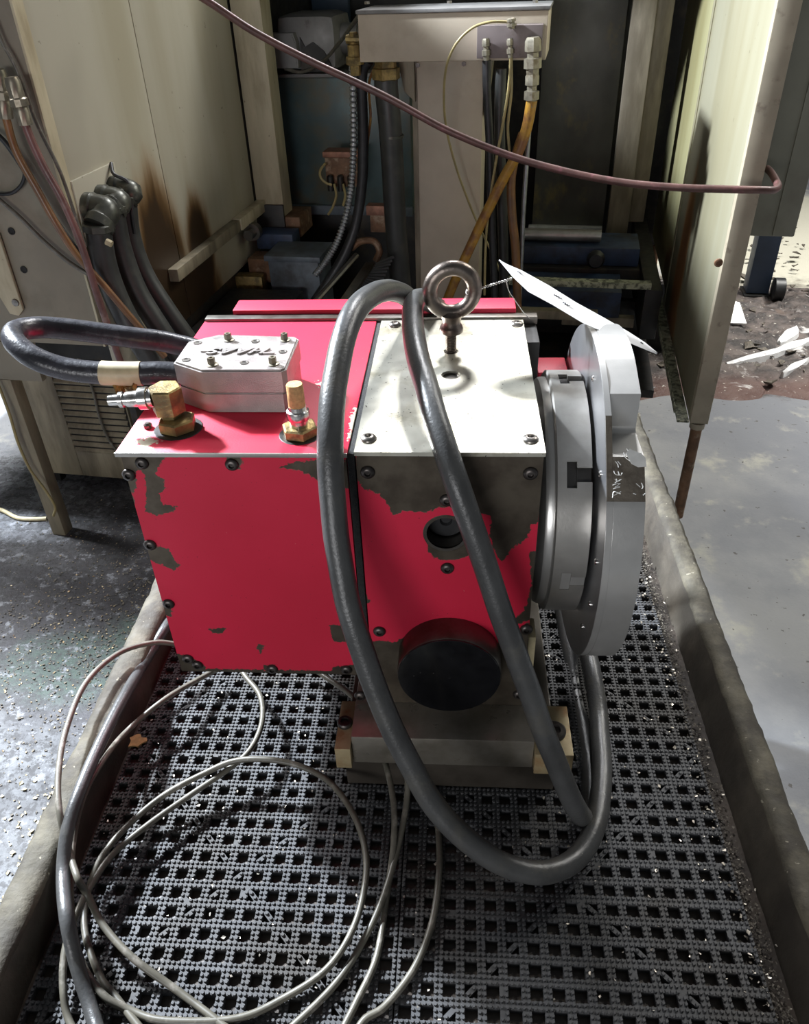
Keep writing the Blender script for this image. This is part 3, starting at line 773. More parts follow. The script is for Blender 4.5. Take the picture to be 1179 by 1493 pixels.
for q in ((288, 500), (372, 498), (271, 525), (356, 529), (412, 513)):
    p = PZ(*q, CT)
    b = lathe(p-Vector((0, 0, .0001)), VZ, [(0, .0042), (.0006, .0042), (.0006, .0030), (.0002, .0026), (.0002, 0)], 18)
    obj('recessed_screw', b, 'screw_bright', cbx)
# raised maker's lettering, read from the far side
fc = bpy.data.curves.new('lettering', 'FONT'); fc.body = 'HAAS'; fc.extrude = .0011; fc.size = .0165; fc.shear = .35; fc.space_character = 1.02; fc.offset = .00045
fo = bpy.data.objects.new('lettering', fc); C.objects.link(fo)
fo.scale = (1.35, 1, 1)
bpy.context.view_layer.update()
lm = bpy.data.meshes.new_from_object(fo.evaluated_get(bpy.context.evaluated_depsgraph_get()))
bpy.data.objects.remove(fo); bpy.data.curves.remove(fc)
lc = PZ(347, 513, CT+.0003)
bm = BM(); bm.from_mesh(lm); bpy.data.meshes.remove(lm)
xs = [v.co.x for v in bm.verts]; ys = [v.co.y for v in bm.verts]
cxm, cym = (min(xs)+max(xs))/2, (min(ys)+max(ys))/2
for v in bm.verts:
    v.co = Vector((-(v.co.x-cxm)*1.35, -(v.co.y-cym), v.co.z+.0004)) + lc
for x0, x1, y0 in ((min(v.co.x for v in bm.verts)-.006, min(v.co.x for v in bm.verts)+.006, lc.y+.0005), (max(v.co.x for v in bm.verts)-.005, max(v.co.x for v in bm.verts)+.006, lc.y-.0048)):
    box(x0, x1, y0-.0011, y0+.0011, CT-.0002, CT+.0017, .0002, bm)
obj('raised_lettering', bm, 'zinc', cbx, sm=False)

# brass elbow with quick coupling, breather
def hexnut(c, r, h, m='brass', parent=None, axis=VZ, rot=0.3):
    return lathe(c, axis, [(0, r*.94), (.0012, r), (h-.0014, r), (h, r*.90)], 6, None, rot)
E0 = Vector((.043, .040, TZ))
el = obj('elbow_fitting', hexnut(E0, .0175, .011, rot=.2), 'brass', rt, label='greasy brass elbow with chromed quick coupling')
obj('elbow_body', lathe(E0+Vector((-.006, .004, .010)), VZ, [(0, .010), (.006, .0105), (.0062, .0152), (.029, .0152), (.0305, .0138)], 6, None, .55), 'brass', el)
b = lathe(E0+Vector((-.018, .003, .030)), Vector((-1, -.04, -.05)), [(0, .0085), (.004, .0085), (.0045, .0105), (.012, .0105), (.0125, .0078), (.024, .0072), (.0245, .0060), (.027, .0060), (.0275, .0074), (.031, .0074), (.0315, .0052), (.041, .0050), (.0415, .0035), (.039, .003), (.039, 0)], 20)
obj('quick_coupling', b, 'chrome', el)
b = flakes(60, lambda: E0+Vector((random.uniform(-.022, .026), random.uniform(-.014, .018), .0002)), .001, .0028)
B0 = Vector((.1585, .030, TZ))
br = obj('breather_nut', hexnut(B0, .0165, .0095, rot=.35), 'brass', rt, label='brass breather with bronze plug')
obj('breather_stem', lathe(B0+Vector((0, 0, .0085)), VZ, [(0, .0085), (.007, .0085), (.008, .0100), (.012, .0108), (.016, .0100), (.017, .0084), (.0205, .0080)], 20), 'chrome', br)
obj('breather_plug', lathe(B0+Vector((0, 0, .028)), VZ, [(0, .0072), (.001, .0076), (.021, .0074), (.022, .0068)], 20), 'bronze', br)
for nm, c, r in (('elbow', E0, .0225), ('breather', B0, .0195)):
    obj('grease_ring', lathe(c+Vector((0, 0, -.0001)), VZ, [(0, r), (.0005, r*.97), (.0005, 0)], 22), 'grime_and_fill', el if nm == 'elbow' else br)
obj('small_plug', lathe(PZ(216, 623, TZ), VZ, [(0, .004), (.003, .004), (.005, .002), (.005, 0)], 10), 'screw_bright', rt)

# ================================================================ EYEBOLT, TAG
eb = thing('eyebolt', 'browned iron lifting eyebolt screwed loosely into the bright top plate', 'eyebolt', (.2925, .207, 0))
bm = BM()
RC = Vector((.2935, .210, .0665)); R0, r0 = .0232, .0078
ax1 = Vector((.99, .12, 0)).normalized()
ringp = [RC+(ax1*math.cos(2*math.pi*k/40)+VZ*math.sin(2*math.pi*k/40))*R0 for k in range(40)]
rings = []
for k in range(40):
    c = ringp[k]; d = (c-RC).normalized(); n = ax1.cross(VZ)
    rings.append([bm.verts.new(c+(d*math.cos(2*math.pi*j/16)+n*math.sin(2*math.pi*j/16))*r0) for j in range(16)])
for k in range(40):
    a, b = rings[k], rings[(k+1) % 40]
    for j in range(16): bm.faces.new((a[j], a[(j+1) % 16], b[(j+1) % 16], b[j]))
obj('eye', bm, 'iron_bronze', eb)
obj('collar', lathe((.2929, .2085, .0205), VZ, [(0, .0080), (.002, .0122), (.0055, .0127), (.0080, .0118), (.0115, .0098), (.016, .0100), (.0210, .0118), (.0245, .0085)], 28), 'iron_bronze', eb)
prof = [(0, .0046)]
z = .0
while z < .0215:
    prof += [(z+.0004, .0058), (z+.0010, .0058), (z+.0014, .0047)]; z += .0018
obj('threaded_shank', lathe((.2926, .2075, -.0005), VZ, prof, 18), 'iron_bronze', eb)

# card tag, curved, hung by twisted wire
tg = thing('card_tag', 'white card tag with faint handwriting, wired to the eyebolt above the faceplate', 'tag', PY(745, 405, .20))
TAGC = [((727, 380), (729, 381)), ((760, 394), (747, 403)), ((800, 416), (770, 425)), ((840, 441), (805, 444)), ((880, 463), (850, 471)), ((915, 483), (893, 489)), ((940, 499), (925, 503)), ((958, 515), (957, 516))]
bm = BM(); top = []
for i, (a, b) in enumerate(TAGC):
    s = i/7; y0 = .235-.02*s
    far = PY(*a, y0); near = PY(*b, y0-.062*math.sin(math.pi*min(1, max(.05, s)))**.6)
    row = []
    for k in range(5): row.append(far.lerp(near, k/4)+Vector((0, 0, .0015*math.sin(math.pi*k/4))))
    top.append(row)
va = [[bm.verts.new(p) for p in r] for r in top]
vb = [[bm.verts.new(p-Vector((0, 0, .0004))) for p in r] for r in top]
for i in range(7):
    for k in range(4):
        bm.faces.new((va[i][k], va[i+1][k], va[i+1][k+1], va[i][k+1])); bm.faces.new((vb[i][k], vb[i][k+1], vb[i+1][k+1], vb[i+1][k]))
    for k in (0, 4): bm.faces.new((va[i][k], va[i+1][k], vb[i+1][k], vb[i][k]))
for i in (0, 7):
    for k in range(4): bm.faces.new((va[i][k], va[i][k+1], vb[i][k+1], vb[i][k]))
card = obj('card', bm, 'paper', tg)
bm = BM()
def oncard(s, k):
    i = min(6, int(s*7)); f = s*7-i
    r = [top[i][j].lerp(top[i+1][j], f) for j in range(5)]
    j = min(3, int(k*4)); g = k*4-j
    return r[j].lerp(r[j+1], g)+Vector((0, 0, .0005))
for s0, s1, k in ((.14, .17, .45), (.36, .40, .45), (.43, .46, .6), (.86, .88, .5)):
    q = []
    n = 7
    for i in range(n): q.append(oncard(s0+(s1-s0)*i/(n-1), k+(.05 if i % 2 else -.05)))
    tube(q, .00030, 4, 2, bm)
obj('handwriting', bm, 'ink', card, kind='stuff')
bm = BM()
a0, a1 = RC+ax1*(R0+.004), PY(746, 406, .20)
n = 60
for ph in (0, math.pi):
    q = []
    for i in range(n+1):
        p = a0.lerp(a1, i/n); q.append(p+Vector((0, math.cos(i*.62+ph), math.sin(i*.62+ph)))*.0010)
    tube(q, .00042, 6, 1, bm)
tube([a0+Vector((-.002, -.004, -.002)), RC+ax1*(R0-.008)+Vector((0, -.003, -.004)), RC+ax1*(R0-.007)+Vector((0, .004, 0)), a0+Vector((0, .004, .001))], .00042, 6, 6, bm)
tube([PY(738, 411, .20), PY(742, 425, .205), PY(752, 440, .21), PY(765, 458, .215), PY(772, 464, .22)], .00045, 6, 6, bm)
obj('twisted_wire', bm, 'wire', tg)

# ================================================================ HOSES AND CABLES ON THE TABLE
def hose(name, label, cat, pts, r, m, group=None, seg=16, n=10, wob=.0):
    P = catmull(pts, n)
    if wob:
        P = [p+mn.noise_vector(p*18)*wob for p in P]
    b = tube(P, r, seg, raw=True)
    o = obj(name, b, m, loc=P[0], ang=80)
    return tag(o, label, cat, group)
Y = PY
h1 = [Vector((.262, .42, -.13)), Vector((.266, .375, -.05)), Y(612, 452, .33), Y(592, 432, .27), Y(560, 424, .20), Y(525, 443, .12), Y(502, 490, .065), Y(487, 560, .02), Y(482, 640, -.018), Y(484, 720, -.040), Y(492, 800, -.058), Y(510, 890, -.078), Y(540, 985, -.098), Y(575, 1070, -.118),
      Y(625, 1162, -.140), Y(675, 1220, -.155), Y(730, 1259, -.162), Y(790, 1273, -.160), Y(840, 1250, -.135), Y(868, 1200, -.095), Y(877, 1130, -.03), Y(873, 1050, .05), Y(862, 975, .12), Y(848, 915, .20), Vector((.475, .30, -.395)), Vector((.44, .38, -.40)), Vector((.36, .43, -.36)), Vector((.29, .44, -.24)), Vector((.262, .42, -.13))]
hose('power_hose', 'thick grey hose arching left of the eyebolt and hanging in the lowest loop', 'hose', h1[:-1], .0112, 'hose', 'thick hoses over the rotary table', 18, 12, .0012)
h2 = [Vector((.298, .46, -.20)), Vector((.298, .39, -.05)), Y(626, 440, .31), Y(607, 438, .25), Y(601, 468, .17), Y(611, 528, .085), Y(631, 600, .02), Y(656, 680, -.022), Y(684, 760, -.040), Y(712, 840, -.054), Y(742, 925, -.068), Y(772, 1010, -.082), Y(806, 1100, -.095), Y(838, 1175, -.100),
      Y(856, 1190, -.075), Y(860, 1140, -.02), Y(851, 1070, .05), Y(838, 1000, .13), Y(827, 935, .20), Y(820, 890, .26), Vector((.45, .37, -.40)), Vector((.40, .46, -.39)), Vector((.33, .48, -.32))]
hose('power_hose', 'thick grey hose passing just left of the eyebolt and down the right front cover', 'hose', h2, .0110, 'hose', 'thick hoses over the rotary table', 18, 12, .0012)
ch = [Vector((.040, .104, .0215)), Y(238, 544, .104), Y(190, 545, .100), Y(140, 543, .098), Y(90, 536, .098), Y(48, 520, .102), Y(22, 498, .120), Y(24, 483, .150), Y(60, 478, .175), Y(120, 483, .185), Y(190, 492, .19), Y(250, 500, .20), Vector((.045, .215, -.012)), Vector((.02, .27, -.06)), Vector((-.03, .33, -.14)), Vector((-.045, .40, -.28)), Vector((0.0, .45, -.40))]
hc = thing('connector_hose', 'black hose bent in a wide loop left of the grey connector box', 'hose', ch[0])
b = tube([p+mn.noise_vector(p*14)*.0010 for p in catmull(ch, 12)], .0112, 18, raw=True)
obj('hose', b, 'hose_black', hc, ang=80)
P = catmull(ch, 12)
obj('tape_band', tube(P[20:35], .0118, 18, raw=True), 'tape', hc, ang=80)

tt = PY(181, 556, .092); bm = BM(); t_ = []
for j in range(7):
    r_ = []
    for i in range(9):
        a, b_ = (i-4)/4, j/6
        r_.append(bm.verts.new(tt+Vector((a*.0135*(1-.45*b_), .004*mn.noise(Vector((i*.9, j*.8, 3)))+.002*math.cos(a*3), .002-.024*b_*(1+.12*math.sin(i*1.7))))))
    t_.append(r_)
for j in range(6):
    for i in range(8): bm.faces.new((t_[j][i], t_[j][i+1], t_[j+1][i+1], t_[j+1][i]))
bmesh.ops.solidify(bm, geom=list(bm.faces), thickness=.0006)
obj('tape_tail', bm, 'goldtape', hc, ang=20, label='crumpled oily golden tail of the tape')
def zpts(l):
    return [PZ(a, b, z) for a, b, z in l]
ZM = MATZ+.0055
cab = [
 ('grey cable running from under the red cover round the left and bottom of the coil', [(345, 960, -0.400), (357, 985, -0.400), (379, 1014, -0.395), (382, 1052, -0.390), (366, 1091, -0.390), (336, 1119, -0.395), (276, 1160, -0.400), (215, 1203, -0.400), (164, 1246, -0.400), (134, 1289, -0.400), (112, 1332, -0.400), (95, 1384, -0.405), (92, 1440, -0.410), (103, 1493, ZM), (150, 1560, ZM), (250, 1600, ZM), (350, 1560, ZM), (430, 1493, ZM), (490, 1433, ZM), (528, 1374, ZM), (558, 1310, -0.412), (581, 1230, -0.400), (593, 1165, -0.385), (592, 1122, -0.370), (580, 1085, -0.380)]),
 ('grey cable crossing the right side of the coil in a narrow bight', [(440, 965, -0.400), (473, 986, -0.395), (520, 1022, -0.375), (553, 1086, -0.372), (572, 1160, -0.380), (574, 1226, -0.395), (563, 1310, ZM), (549, 1395, ZM), (520, 1460, ZM), (500, 1500, ZM), (488, 1530, ZM), (505, 1528, ZM), (530, 1488, ZM), (562, 1466, ZM), (604, 1411, ZM), (630, 1344, ZM), (640, 1268, ZM), (638, 1206, ZM), (630, 1165, ZM)]),
 ('grey cable bulging out over the left lip of the tray', [(262, 940, -0.380), (224, 937, -0.365), (172, 953, -0.355), (125, 996, -0.348), (96, 1065, -0.346), (85, 1130, -0.346), (87, 1186, -0.352), (100, 1238, -0.375), (113, 1280, -0.370), (128, 1306, -0.390), (151, 1350, -0.400), (194, 1397, -0.405), (258, 1444, ZM), (319, 1490, ZM), (380, 1540, ZM)]),
 ('grey cable lying in a full inner ring on the left mat', [(318, 976, -0.400), (301, 984, -0.400), (241, 1019, -0.385), (185, 1066, -0.390), (152, 1106, -0.370), (122, 1160, -0.364), (106, 1230, -0.382), (103, 1320, -0.385), (118, 1400, -0.405), (150, 1450, -0.410), (190, 1473, ZM), (241, 1488, ZM), (344, 1485, ZM), (414, 1455, ZM), (477, 1412, -0.414), (515, 1353, -0.410), (532, 1289, -0.405), (532, 1238, -0.400), (515, 1187, -0.395), (481, 1141, -0.390), (435, 1116, -0.385), (384, 1107, -0.382), (340, 1110, -0.385), (301, 1126, -0.392), (241, 1158, -0.398), (189, 1201, -0.405), (148, 1250, -0.410), (127, 1306, ZM), (124, 1360, ZM), (146, 1423, ZM), (172, 1458, ZM), (205, 1500, ZM)]),
]
for lb, l in cab:
    hose('coiled_cable', lb, 'cable', zpts(l), .0034, 'cable', 'thin grey cables coiled on the mat', 10, 8)
kk = [(262, 880, -0.410), (241, 915, -0.385), (215, 958, -0.390), (183, 1012, -0.367), (148, 1080, -0.355), (118, 1149, -0.352), (99, 1207, -0.360), (92, 1272, -0.375), (97, 1337, -0.370), (112, 1405, -0.395), (130, 1462, -0.410), (150, 1530, -0.410)]
hose('black_cable', 'thicker dark cable lying along the left lip of the tray', 'cable', zpts(kk), .0068, 'hose', None, 14, 10)

# ================================================================ MACHINE BEHIND: left cabinet
cb = thing('electrical_cabinet', 'cream machine cabinet with rust-streaked side, left behind the cart', 'cabinet', mw(-1.2, 1.7, -1.1))
VL = -.765
obj('front_panel', mbox(-1.85, VL, 1.17, 1.188, -.452, .72), 'grey_paint', cb)
obj('front_skirt', mbox(-1.85, -.975, 1.168, 1.19, -.565, -.4525), 'grey_paint', cb)
obj('underside_shade', mbox(-1.80, VL-.02, 1.30, 1.32, -.555, -.40), 'black_metal', cb)  # black sheet stands in for the shadow under the cabinet
obj('edge_strip', mbox(VL, VL+.006, 1.168, 1.207, -.452, .72, .001), 'beige', cb)
obj('side_panel', mbox(VL-.012, VL+.003, 1.209, 1.668, -.565, .72, .001), 'panel_left', cb)
obj('side_panel', mbox(VL-.012, VL+.003, 1.672, 2.34, -.565, .72, .001), 'panel_left', cb)
obj('rear_panel', mbox(-1.85, VL-.014, 2.32, 2.34, -.565, .72), 'beige_dirty', cb)
obj('roof_panel', mbox(-1.85, VL, 1.17, 2.34, .72, .735), 'beige_dirty', cb)
obj('bottom_panel', mbox(-1.85, VL-.014, 1.32, 2.32, -.565, -.553), 'beige_dirty', cb)
obj('gland_plate', mbox(VL+.003, VL+.010, 1.205, 1.41, -.30, -.058, .001), 'panel_left', cb)
obj('gutter', mbox(VL+.003, VL+.034, 1.58, 2.10, -.425, -.388, .003), 'beige_dirty', cb)
obj('gutter', mbox(VL+.003, VL+.038, 2.105, 2.40, -.425, -.385, .003), 'beige', cb)
for v, u in ((-1.095, 1.19), (-1.75, 1.22), (-1.1, 2.25), (-1.75, 2.25)):
    obj('leg', mbox(v-.022, v+.022, u-.022, u+.022, -1.1, -.565), 'beige_dirty', cb)
for q in ((17, 337), (35, 393)):
    obj('screw_hole', lathe(PU(*q, 1.1695), -MU, [(0, .009), (.002, .009), (.002, .006), (.001, .005), (.001, 0)], 14), 'void', cb)
bm = prism([PU(*q, 1.165) for q in ((-60, 300), (0, 340), (36, 450), (30, 459), (17, 456), (-60, 330))], -MU*.008, .001)
br_ = obj('brace', bm, 'beige', cb)
obj('brace_screw', lathe(PU(23, 441, 1.157), -MU, [(0, .010), (.004, .009), (.005, 0)], 12), 'screw_bright', br_)
# conduits with elbow glands
U = PU
def conduit(lb, g, path, r):
    t = thing('cable_conduit', lb, 'conduit', g, 'conduits from the cabinet side')
    # elbow: out of the panel and down
    e = [g, g+MV*.026, g+MV*.050+VZ*-.006+MU*-.004, path[0]+(g+MV*.052-path[0])*.35, path[0]]
    obj('elbow', tube(e, r*1.06, 16, 6, rf=lambda i, n: 1.12 if i < 5 else (1.0 if i < n-7 else 1.12)), 'gland', t)
    d = (path[1]-path[0]).normalized()
    obj('lock_nut', lathe(path[0]-d*.012, d, [(0, r*1.12), (.003, r*1.24), (.017, r*1.24), (.020, r*1.05)], 8), 'gland', t)
    obj('hose', tube(path, r, 16, 8), 'pvc', t)
    return t
c1 = conduit('dark conduit hose with grey elbow, nearest of the three on the cabinet side', PV(128, 303, VL+.010), [U(143, 332, 1.20), U(152, 385, 1.20), U(172, 440, 1.20), U(205, 500, 1.20), U(245, 560, 1.22)], .030)
c2 = conduit('dark conduit hose with grey elbow, middle of the three on the cabinet side', PV(147, 290, VL+.010), [U(164, 306, 1.28), U(175, 360, 1.28), U(197, 420, 1.28), U(232, 478, 1.28), U(275, 540, 1.30)], .028)
c3 = conduit('dark conduit hose with grey elbow, farthest of the three, next to the rust stain', PV(165, 276, VL+.010), [U(183, 290, 1.36), U(190, 345, 1.36), U(210, 400, 1.36), U(248, 460, 1.36), U(292, 520, 1.38)], .027)
obj('label_band', tube([U(155, 352, 1.172), U(163, 356, 1.172)], .008, 8, 4), 'tape', c1)
hose('thin_cable', 'thin dark lead curling out above the conduit elbows', 'cable', [PV(162, 238, VL+.012), PV(166, 254, VL+.03), PV(185, 264, VL+.06), PV(192, 285, VL+.07), U(192, 310, 1.34), U(196, 340, 1.345)], .0045, 'black', None, 8, 6)
# oil lines in front of the cabinet
def line(name, lb, path, r, m, fit=None, cat='hose', group=None):
    t = thing(name, lb, cat, path[0], group)
    obj('hose', tube(path, r, 12, 8), m, t)
    if fit:
        a, b, rr = fit; d = (Vector(b)-Vector(a)); L = d.length
        obj('ferrule', lathe(a, d, [(0, rr*.8), (L*.1, rr), (L*.42, rr), (L*.45, rr*1.18), (L*.6, rr*1.18), (L*.62, rr*.85), (L*.7, rr*1.0), (L, rr*.92)], 10), 'fitting', t)
    return t
line('oil_hose', 'orange-brown oil hose with nickel ferrule at the far left', [U(4, 152, 1.12), U(10, 176, 1.12), U(24, 222, 1.12), U(56, 280, 1.12), U(84, 330, 1.12), U(112, 372, 1.13), U(150, 415, 1.15), U(190, 462, 1.17), U(240, 520, 1.2)], .0085, 'orange_hose', (U(-3, 100, 1.12), U(9, 172, 1.12), .016), group='oil hoses left of the conduits')
line('oil_hose', 'dull red oil hose with nickel ferrule, right of the orange one', [U(34, 165, 1.10), U(40, 190, 1.10), U(62, 240, 1.10), U(90, 290, 1.10), U(112, 340, 1.10), U(126, 380, 1.10), U(140, 425, 1.11), U(158, 478, 1.12), U(180, 540, 1.14)], .0085, 'red_hose', (U(16, 112, 1.10), U(38, 182, 1.10), .016), group='oil hoses left of the conduits')
line('thin_hose', 'thin black hose running diagonally behind the orange oil hose', [U(-20, 185, 1.14), U(5, 205, 1.14), U(30, 240, 1.14), U(70, 305, 1.14), U(112, 365, 1.15), U(130, 400, 1.155)], .006, 'black')
line('thin_cable', 'thin grey-green cable hanging along the cabinet corner', [U(-10, 30, 1.15), U(2, 60, 1.15), U(20, 92, 1.15), U(38, 136, 1.15), U(55, 183, 1.15), U(88, 251, 1.15), U(112, 322, 1.15), U(125, 360, 1.155)], .004, 'cable', cat='cable')
line('thin_cable', 'thin cable drooping across the dark cabinet front at far left', [U(-15, 280, 1.15), U(0, 292, 1.15), U(30, 318, 1.15), U(62, 350, 1.15), U(95, 378, 1.15), U(122, 396, 1.15), U(150, 412, 1.155)], .0052, 'cable', cat='cable')
line('thin_cable', 'thin cable loop curving beside the screws at far left', [U(-20, 278, 1.155), U(0, 283, 1.155), U(18, 281, 1.155), U(32, 268, 1.155), U(36, 250, 1.155), U(30, 238, 1.155)], .004, 'black', cat='cable')

# chiller below the cabinet
cl = thing('chiller_unit', 'dirty beige louvred chiller box standing under the left cabinet', 'machine', mw(-1.1, 1.6, -1.1))
obj('casing', mbox(-1.291, -.92, 1.436, 1.80, -1.052, -.60, .004), 'beige_dirty', cl)
obj('front_frame', mbox(-1.289, -1.145, 1.430, 1.437, -1.05, -.60, .001), 'beige_dirty', cl)
obj('front_frame', mbox(-1.144, -.925, 1.430, 1.437, -1.05, -.955, .001), 'beige_dirty', cl)
obj('grille_back', mbox(-1.143, -.925, 1.4335, 1.4365, -.954, -.61, .0), 'void', cl)
bm = BM(); t_ = BM()
add_hex(t_, [MV*a+MU*b+VZ*c for a, b, c in ((-.108, -.004, -.009), (.108, -.004, -.009), (.108, .004, -.001), (-.108, .004, -.001), (-.108, -.006, -.004), (.108, -.006, -.004), (.108, .002, .005), (-.108, .002, .005))]); merge(bm, t_)
me_sl = mesh_of(bm, 'beige_dirty')
for i in range(15): place('slat', me_sl, cl, mw(-1.034, 1.430, -.944+i*.0225))
for v in (-1.27, -.95):
    for u in (1.47, 1.76): obj('foot', mbox(v-.015, v+.015, u-.015, u+.015, -1.1, -1.052), 'black_metal', cl)
line('thin_cable', 'thin cord draped down the louvred chiller front', [mw(-1.02, 1.40, -.56), U(133, 563, 1.415), U(145, 608, 1.415), U(158, 640, 1.415), U(176, 664, 1.415), U(200, 690, 1.415)], .004, 'cable', cat='cable')
line('thin_cable', 'yellowish cord hanging along the cabinet leg at left', [mw(-1.10, 1.15, -.56), U(14, 605, 1.14), U(26, 645, 1.14), U(44, 685, 1.14), U(64, 712, 1.14), U(80, 738, 1.14), U(78, 752, 1.14)], .004, 'thin_yellow', cat='cable')
hose('floor_cord', 'pale cord lying on the greasy floor at far left', 'cord', zpts([(-40, 735, -1.094), (0, 743, -1.094), (25, 755, -1.094), (50, 757, -1.094), (68, 756, -1.094)]), .007, 'tape', None, 8, 6)

# ================================================================ right enclosure panel
rp = thing('enclosure_panel', 'cream sheet-metal machine panel with rust streak, right behind the cart', 'panel', mw(.80, 2.2, -1.1))
obj('front_sheet', mbox(.776, .800, 1.562, 2.440, -.765, .72, .002), 'panel_right', rp)
obj('rear_sheet', mbox(.792, .806, 2.442, 3.35, -.765, .72, .002), 'panel_rear', rp)
obj('fold', mbox(.772, .7757, 2.435, 2.465, -.765, .72, .003), 'panel_right', rp)
bm = BM(); t_ = BM()
add_hex(t_, [mw(*p) for p in ((.775, 1.530, -.765), (.825, 1.530, -.765), (.825, 1.561, -.765), (.775, 1.561, -.765), (.775, 1.530, .72), (.825, 1.530, .72), (.825, 1.561, .72), (.775, 1.561, .72))], .003); merge(bm, t_)
es = obj('edge_post', bm, 'edge', rp)
obj('edge_screw', lathe(PU(1047, 383, 1.5295), -MU, [(0, .011), (.004, .010), (.005, .006), (.003, .005), (.003, 0)], 14), 'rusty', es)
bm = mbox(.742, .7755, 1.545, 3.35, -.7715, -.7655, .001)
mbox(.738, .7415, 1.60, 3.35, -.7715, -.750, .001, bm)
obj('angle_iron', bm, 'angle', rp)
lg = obj('leg', lathe(mw(.800, 1.548, -1.1), VZ, [(0, .016), (.30, .016), (.334, .016)], 18), 'rusty', rp)
obj('leg_socket', lathe(mw(.800, 1.548, -.785), VZ, [(0, .021), (.018, .022)], 18), 'edge', lg)
for u in (3.2,): obj('leg', lathe(mw(.800, u, -1.1), VZ, [(0, .016), (.334, .016)], 14), 'rusty', rp)
obx = thing('switch_box', 'olive grey box mounted beyond the right panel edge', 'box', mw(.93, 1.95, -.316))
obj('casing', mbox(.862, .996, 1.80, 2.12, -.316, .72, .003), 'olive', obx)
obj('front_cover', mbox(.940, .996, 1.794, 1.800, -.312, .72, .001), 'olive', obx)
obj('bracket', mbox(.8068, .8615, 1.86, 1.92, .10, .16, .001), 'olive', obx)
obj('bracket', mbox(.8068, .8615, 1.86, 1.92, -.25, -.19, .001), 'olive', obx)
# maroon tube strung across
rd = [U(230, -40, 1.46), U(300, 0, 1.46), U(370, 46, 1.46), U(450, 88, 1.46), U(560, 140, 1.46), U(650, 189, 1.46), U(740, 226, 1.46), U(820, 249, 1.45), U(900, 265, 1.44), U(980, 273, 1.43), U(1060, 276, 1.43), U(1110, 277, 1.44), U(1127, 277, 1.46), U(1134, 272, 1.50), U(1130, 262, 1.56), U(1124, 252, 1.62), U(1118, 246, 1.66)]
hose('maroon_tube', 'long maroon tube strung across the top, hooked over the right panel edge', 'tube', rd, .0085, 'rod', None, 12, 8)
# dark caster leg and debris at far right
mf = thing('dark_post', 'dark machine foot with small roller behind the right panel', 'post', mw(1.36, 3.55, -1.1))
obj('post', mbox(1.30, 1.405, 3.50, 3.60, -1.08, -.10, .004), 'bluewall', mf)
obj('roller', lathe(mw(1.41, 3.47, -1.045), MV, [(0, .03), (.004, .055), (.05, .055), (.055, .03)], 18), 'black', mf)
obj('foot', mbox(1.29, 1.42, 3.48, 3.62, -1.1, -1.085, .003), 'black_metal', mf)
def mound(x0, x1, y0, y1, amp, nx, ny, seed, thick=True):
    bm = BM(); R = []
    for j in range(ny+1):
        row = []
        for i in range(nx+1):
            x = x0+(x1-x0)*i/nx; y = y0+(y1-y0)*j/ny
            e = min(1, 5*min(i/nx, 1-i/nx, j/ny, 1-j/ny))
            q = Vector((x*3+seed, y*3, 0))
            h = amp*e*(.55+.9*mn.noise(q*1.7)+.6*mn.noise(q*5)+.35*mn.noise(q*13))
            row.append(bm.verts.new((x+.08*mn.noise(q*2.1+Vector((9, 0, 0))), y+.06*mn.noise(q*2.3+Vector((0, 9, 0))), -1.1+max(-.004, h))))
        R.append(row)
    for j in range(ny):
        for i in range(nx): bm.faces.new((R[j][i], R[j][i+1], R[j+1][i+1], R[j+1][i]))
    return bm
tag(obj('sludge', mound(.92, 2.9, 2.22, 3.45, .030, 150, 95, 3.1), 'sludge', loc=(1.7, 2.8, -1.1), ang=60), 'brown oily sludge spread on the floor right of the panel', 'sludge', kind='stuff')
def streak(pts, w0):
    P = [PZ(a, b, -1.072) for a, b in pts]; P = catmull(P, 8); bm = BM(); rows = []
    for i, p in enumerate(P):
        d = (P[min(i+1, len(P)-1)]-P[max(i-1, 0)]).normalized(); n = Vector((-d.y, d.x, 0)); w_ = w0*(.25+.75*math.sin(math.pi*(i+.6)/(len(P)+.2)))*(1+.7*mn.noise(p*9))
        rows.append([bm.verts.new(p+n*w_*k+Vector((0, 0, z))) for k, z in ((-1, -.028), (-.7, .003), (0, .012), (.7, .003), (1, -.028))])
    for a, b in zip(rows, rows[1:]):
        for k in range(4): bm.faces.new((a[k], a[k+1], b[k+1], b[k]))
        bm.faces.new((a[4], a[0], b[0], b[4]))
    bm.faces.new(rows[0][::-1]); bm.faces.new(rows[-1])
    return bm
st = thing('white_residue', 'white streaks of dried residue on the brown sludge', 'residue', PZ(1110, 520, -1.1))
for q, w0 in ((((1058, 532), (1090, 522), (1130, 512), (1165, 500), (1200, 488)), .030), (((1135, 500), (1150, 488), (1160, 478)), .030), (((1140, 545), (1165, 530), (1190, 520)), .018)):
    obj('streak', streak(q, w0), 'foamwhite', st)
p = PZ(1066, 466, -1.08)
tag(obj('paper_scrap', prism([p+Vector(q) for q in ((-.05, -.05, 0), (.05, -.06, .0), (.045, .07, .05), (-.02, .09, .06))], (0, 0, .006)), 'paper', loc=p), 'white scrap lying just behind the right panel edge', 'scrap')
b = flakes(260, lambda: (random.uniform(1.0, 2.4), random.uniform(2.3, 4.6), -1.085), .006, .030)
tag(obj('rubble', b, 'chip_dark', sm=False), 'dark crumbs of rubble on the far right floor', 'rubble', kind='stuff')
def leftchips():
    r = random.random()
    x, y = random.gauss(-.62, .22), random.gauss(.85, .28)
    return (x, y, -1.099) if x < -.14 else None
tag(obj('metal_chips', flakes(900, leftchips, .0008, .0030), 'tab', sm=False), 'bright metal chips scattered on the greasy floor at left', 'chips', kind='stuff')
def leftgrit():
    x, y = random.gauss(-.58, .26), random.gauss(.95, .34)
    return (x, y, -1.099) if x < -.14 else None
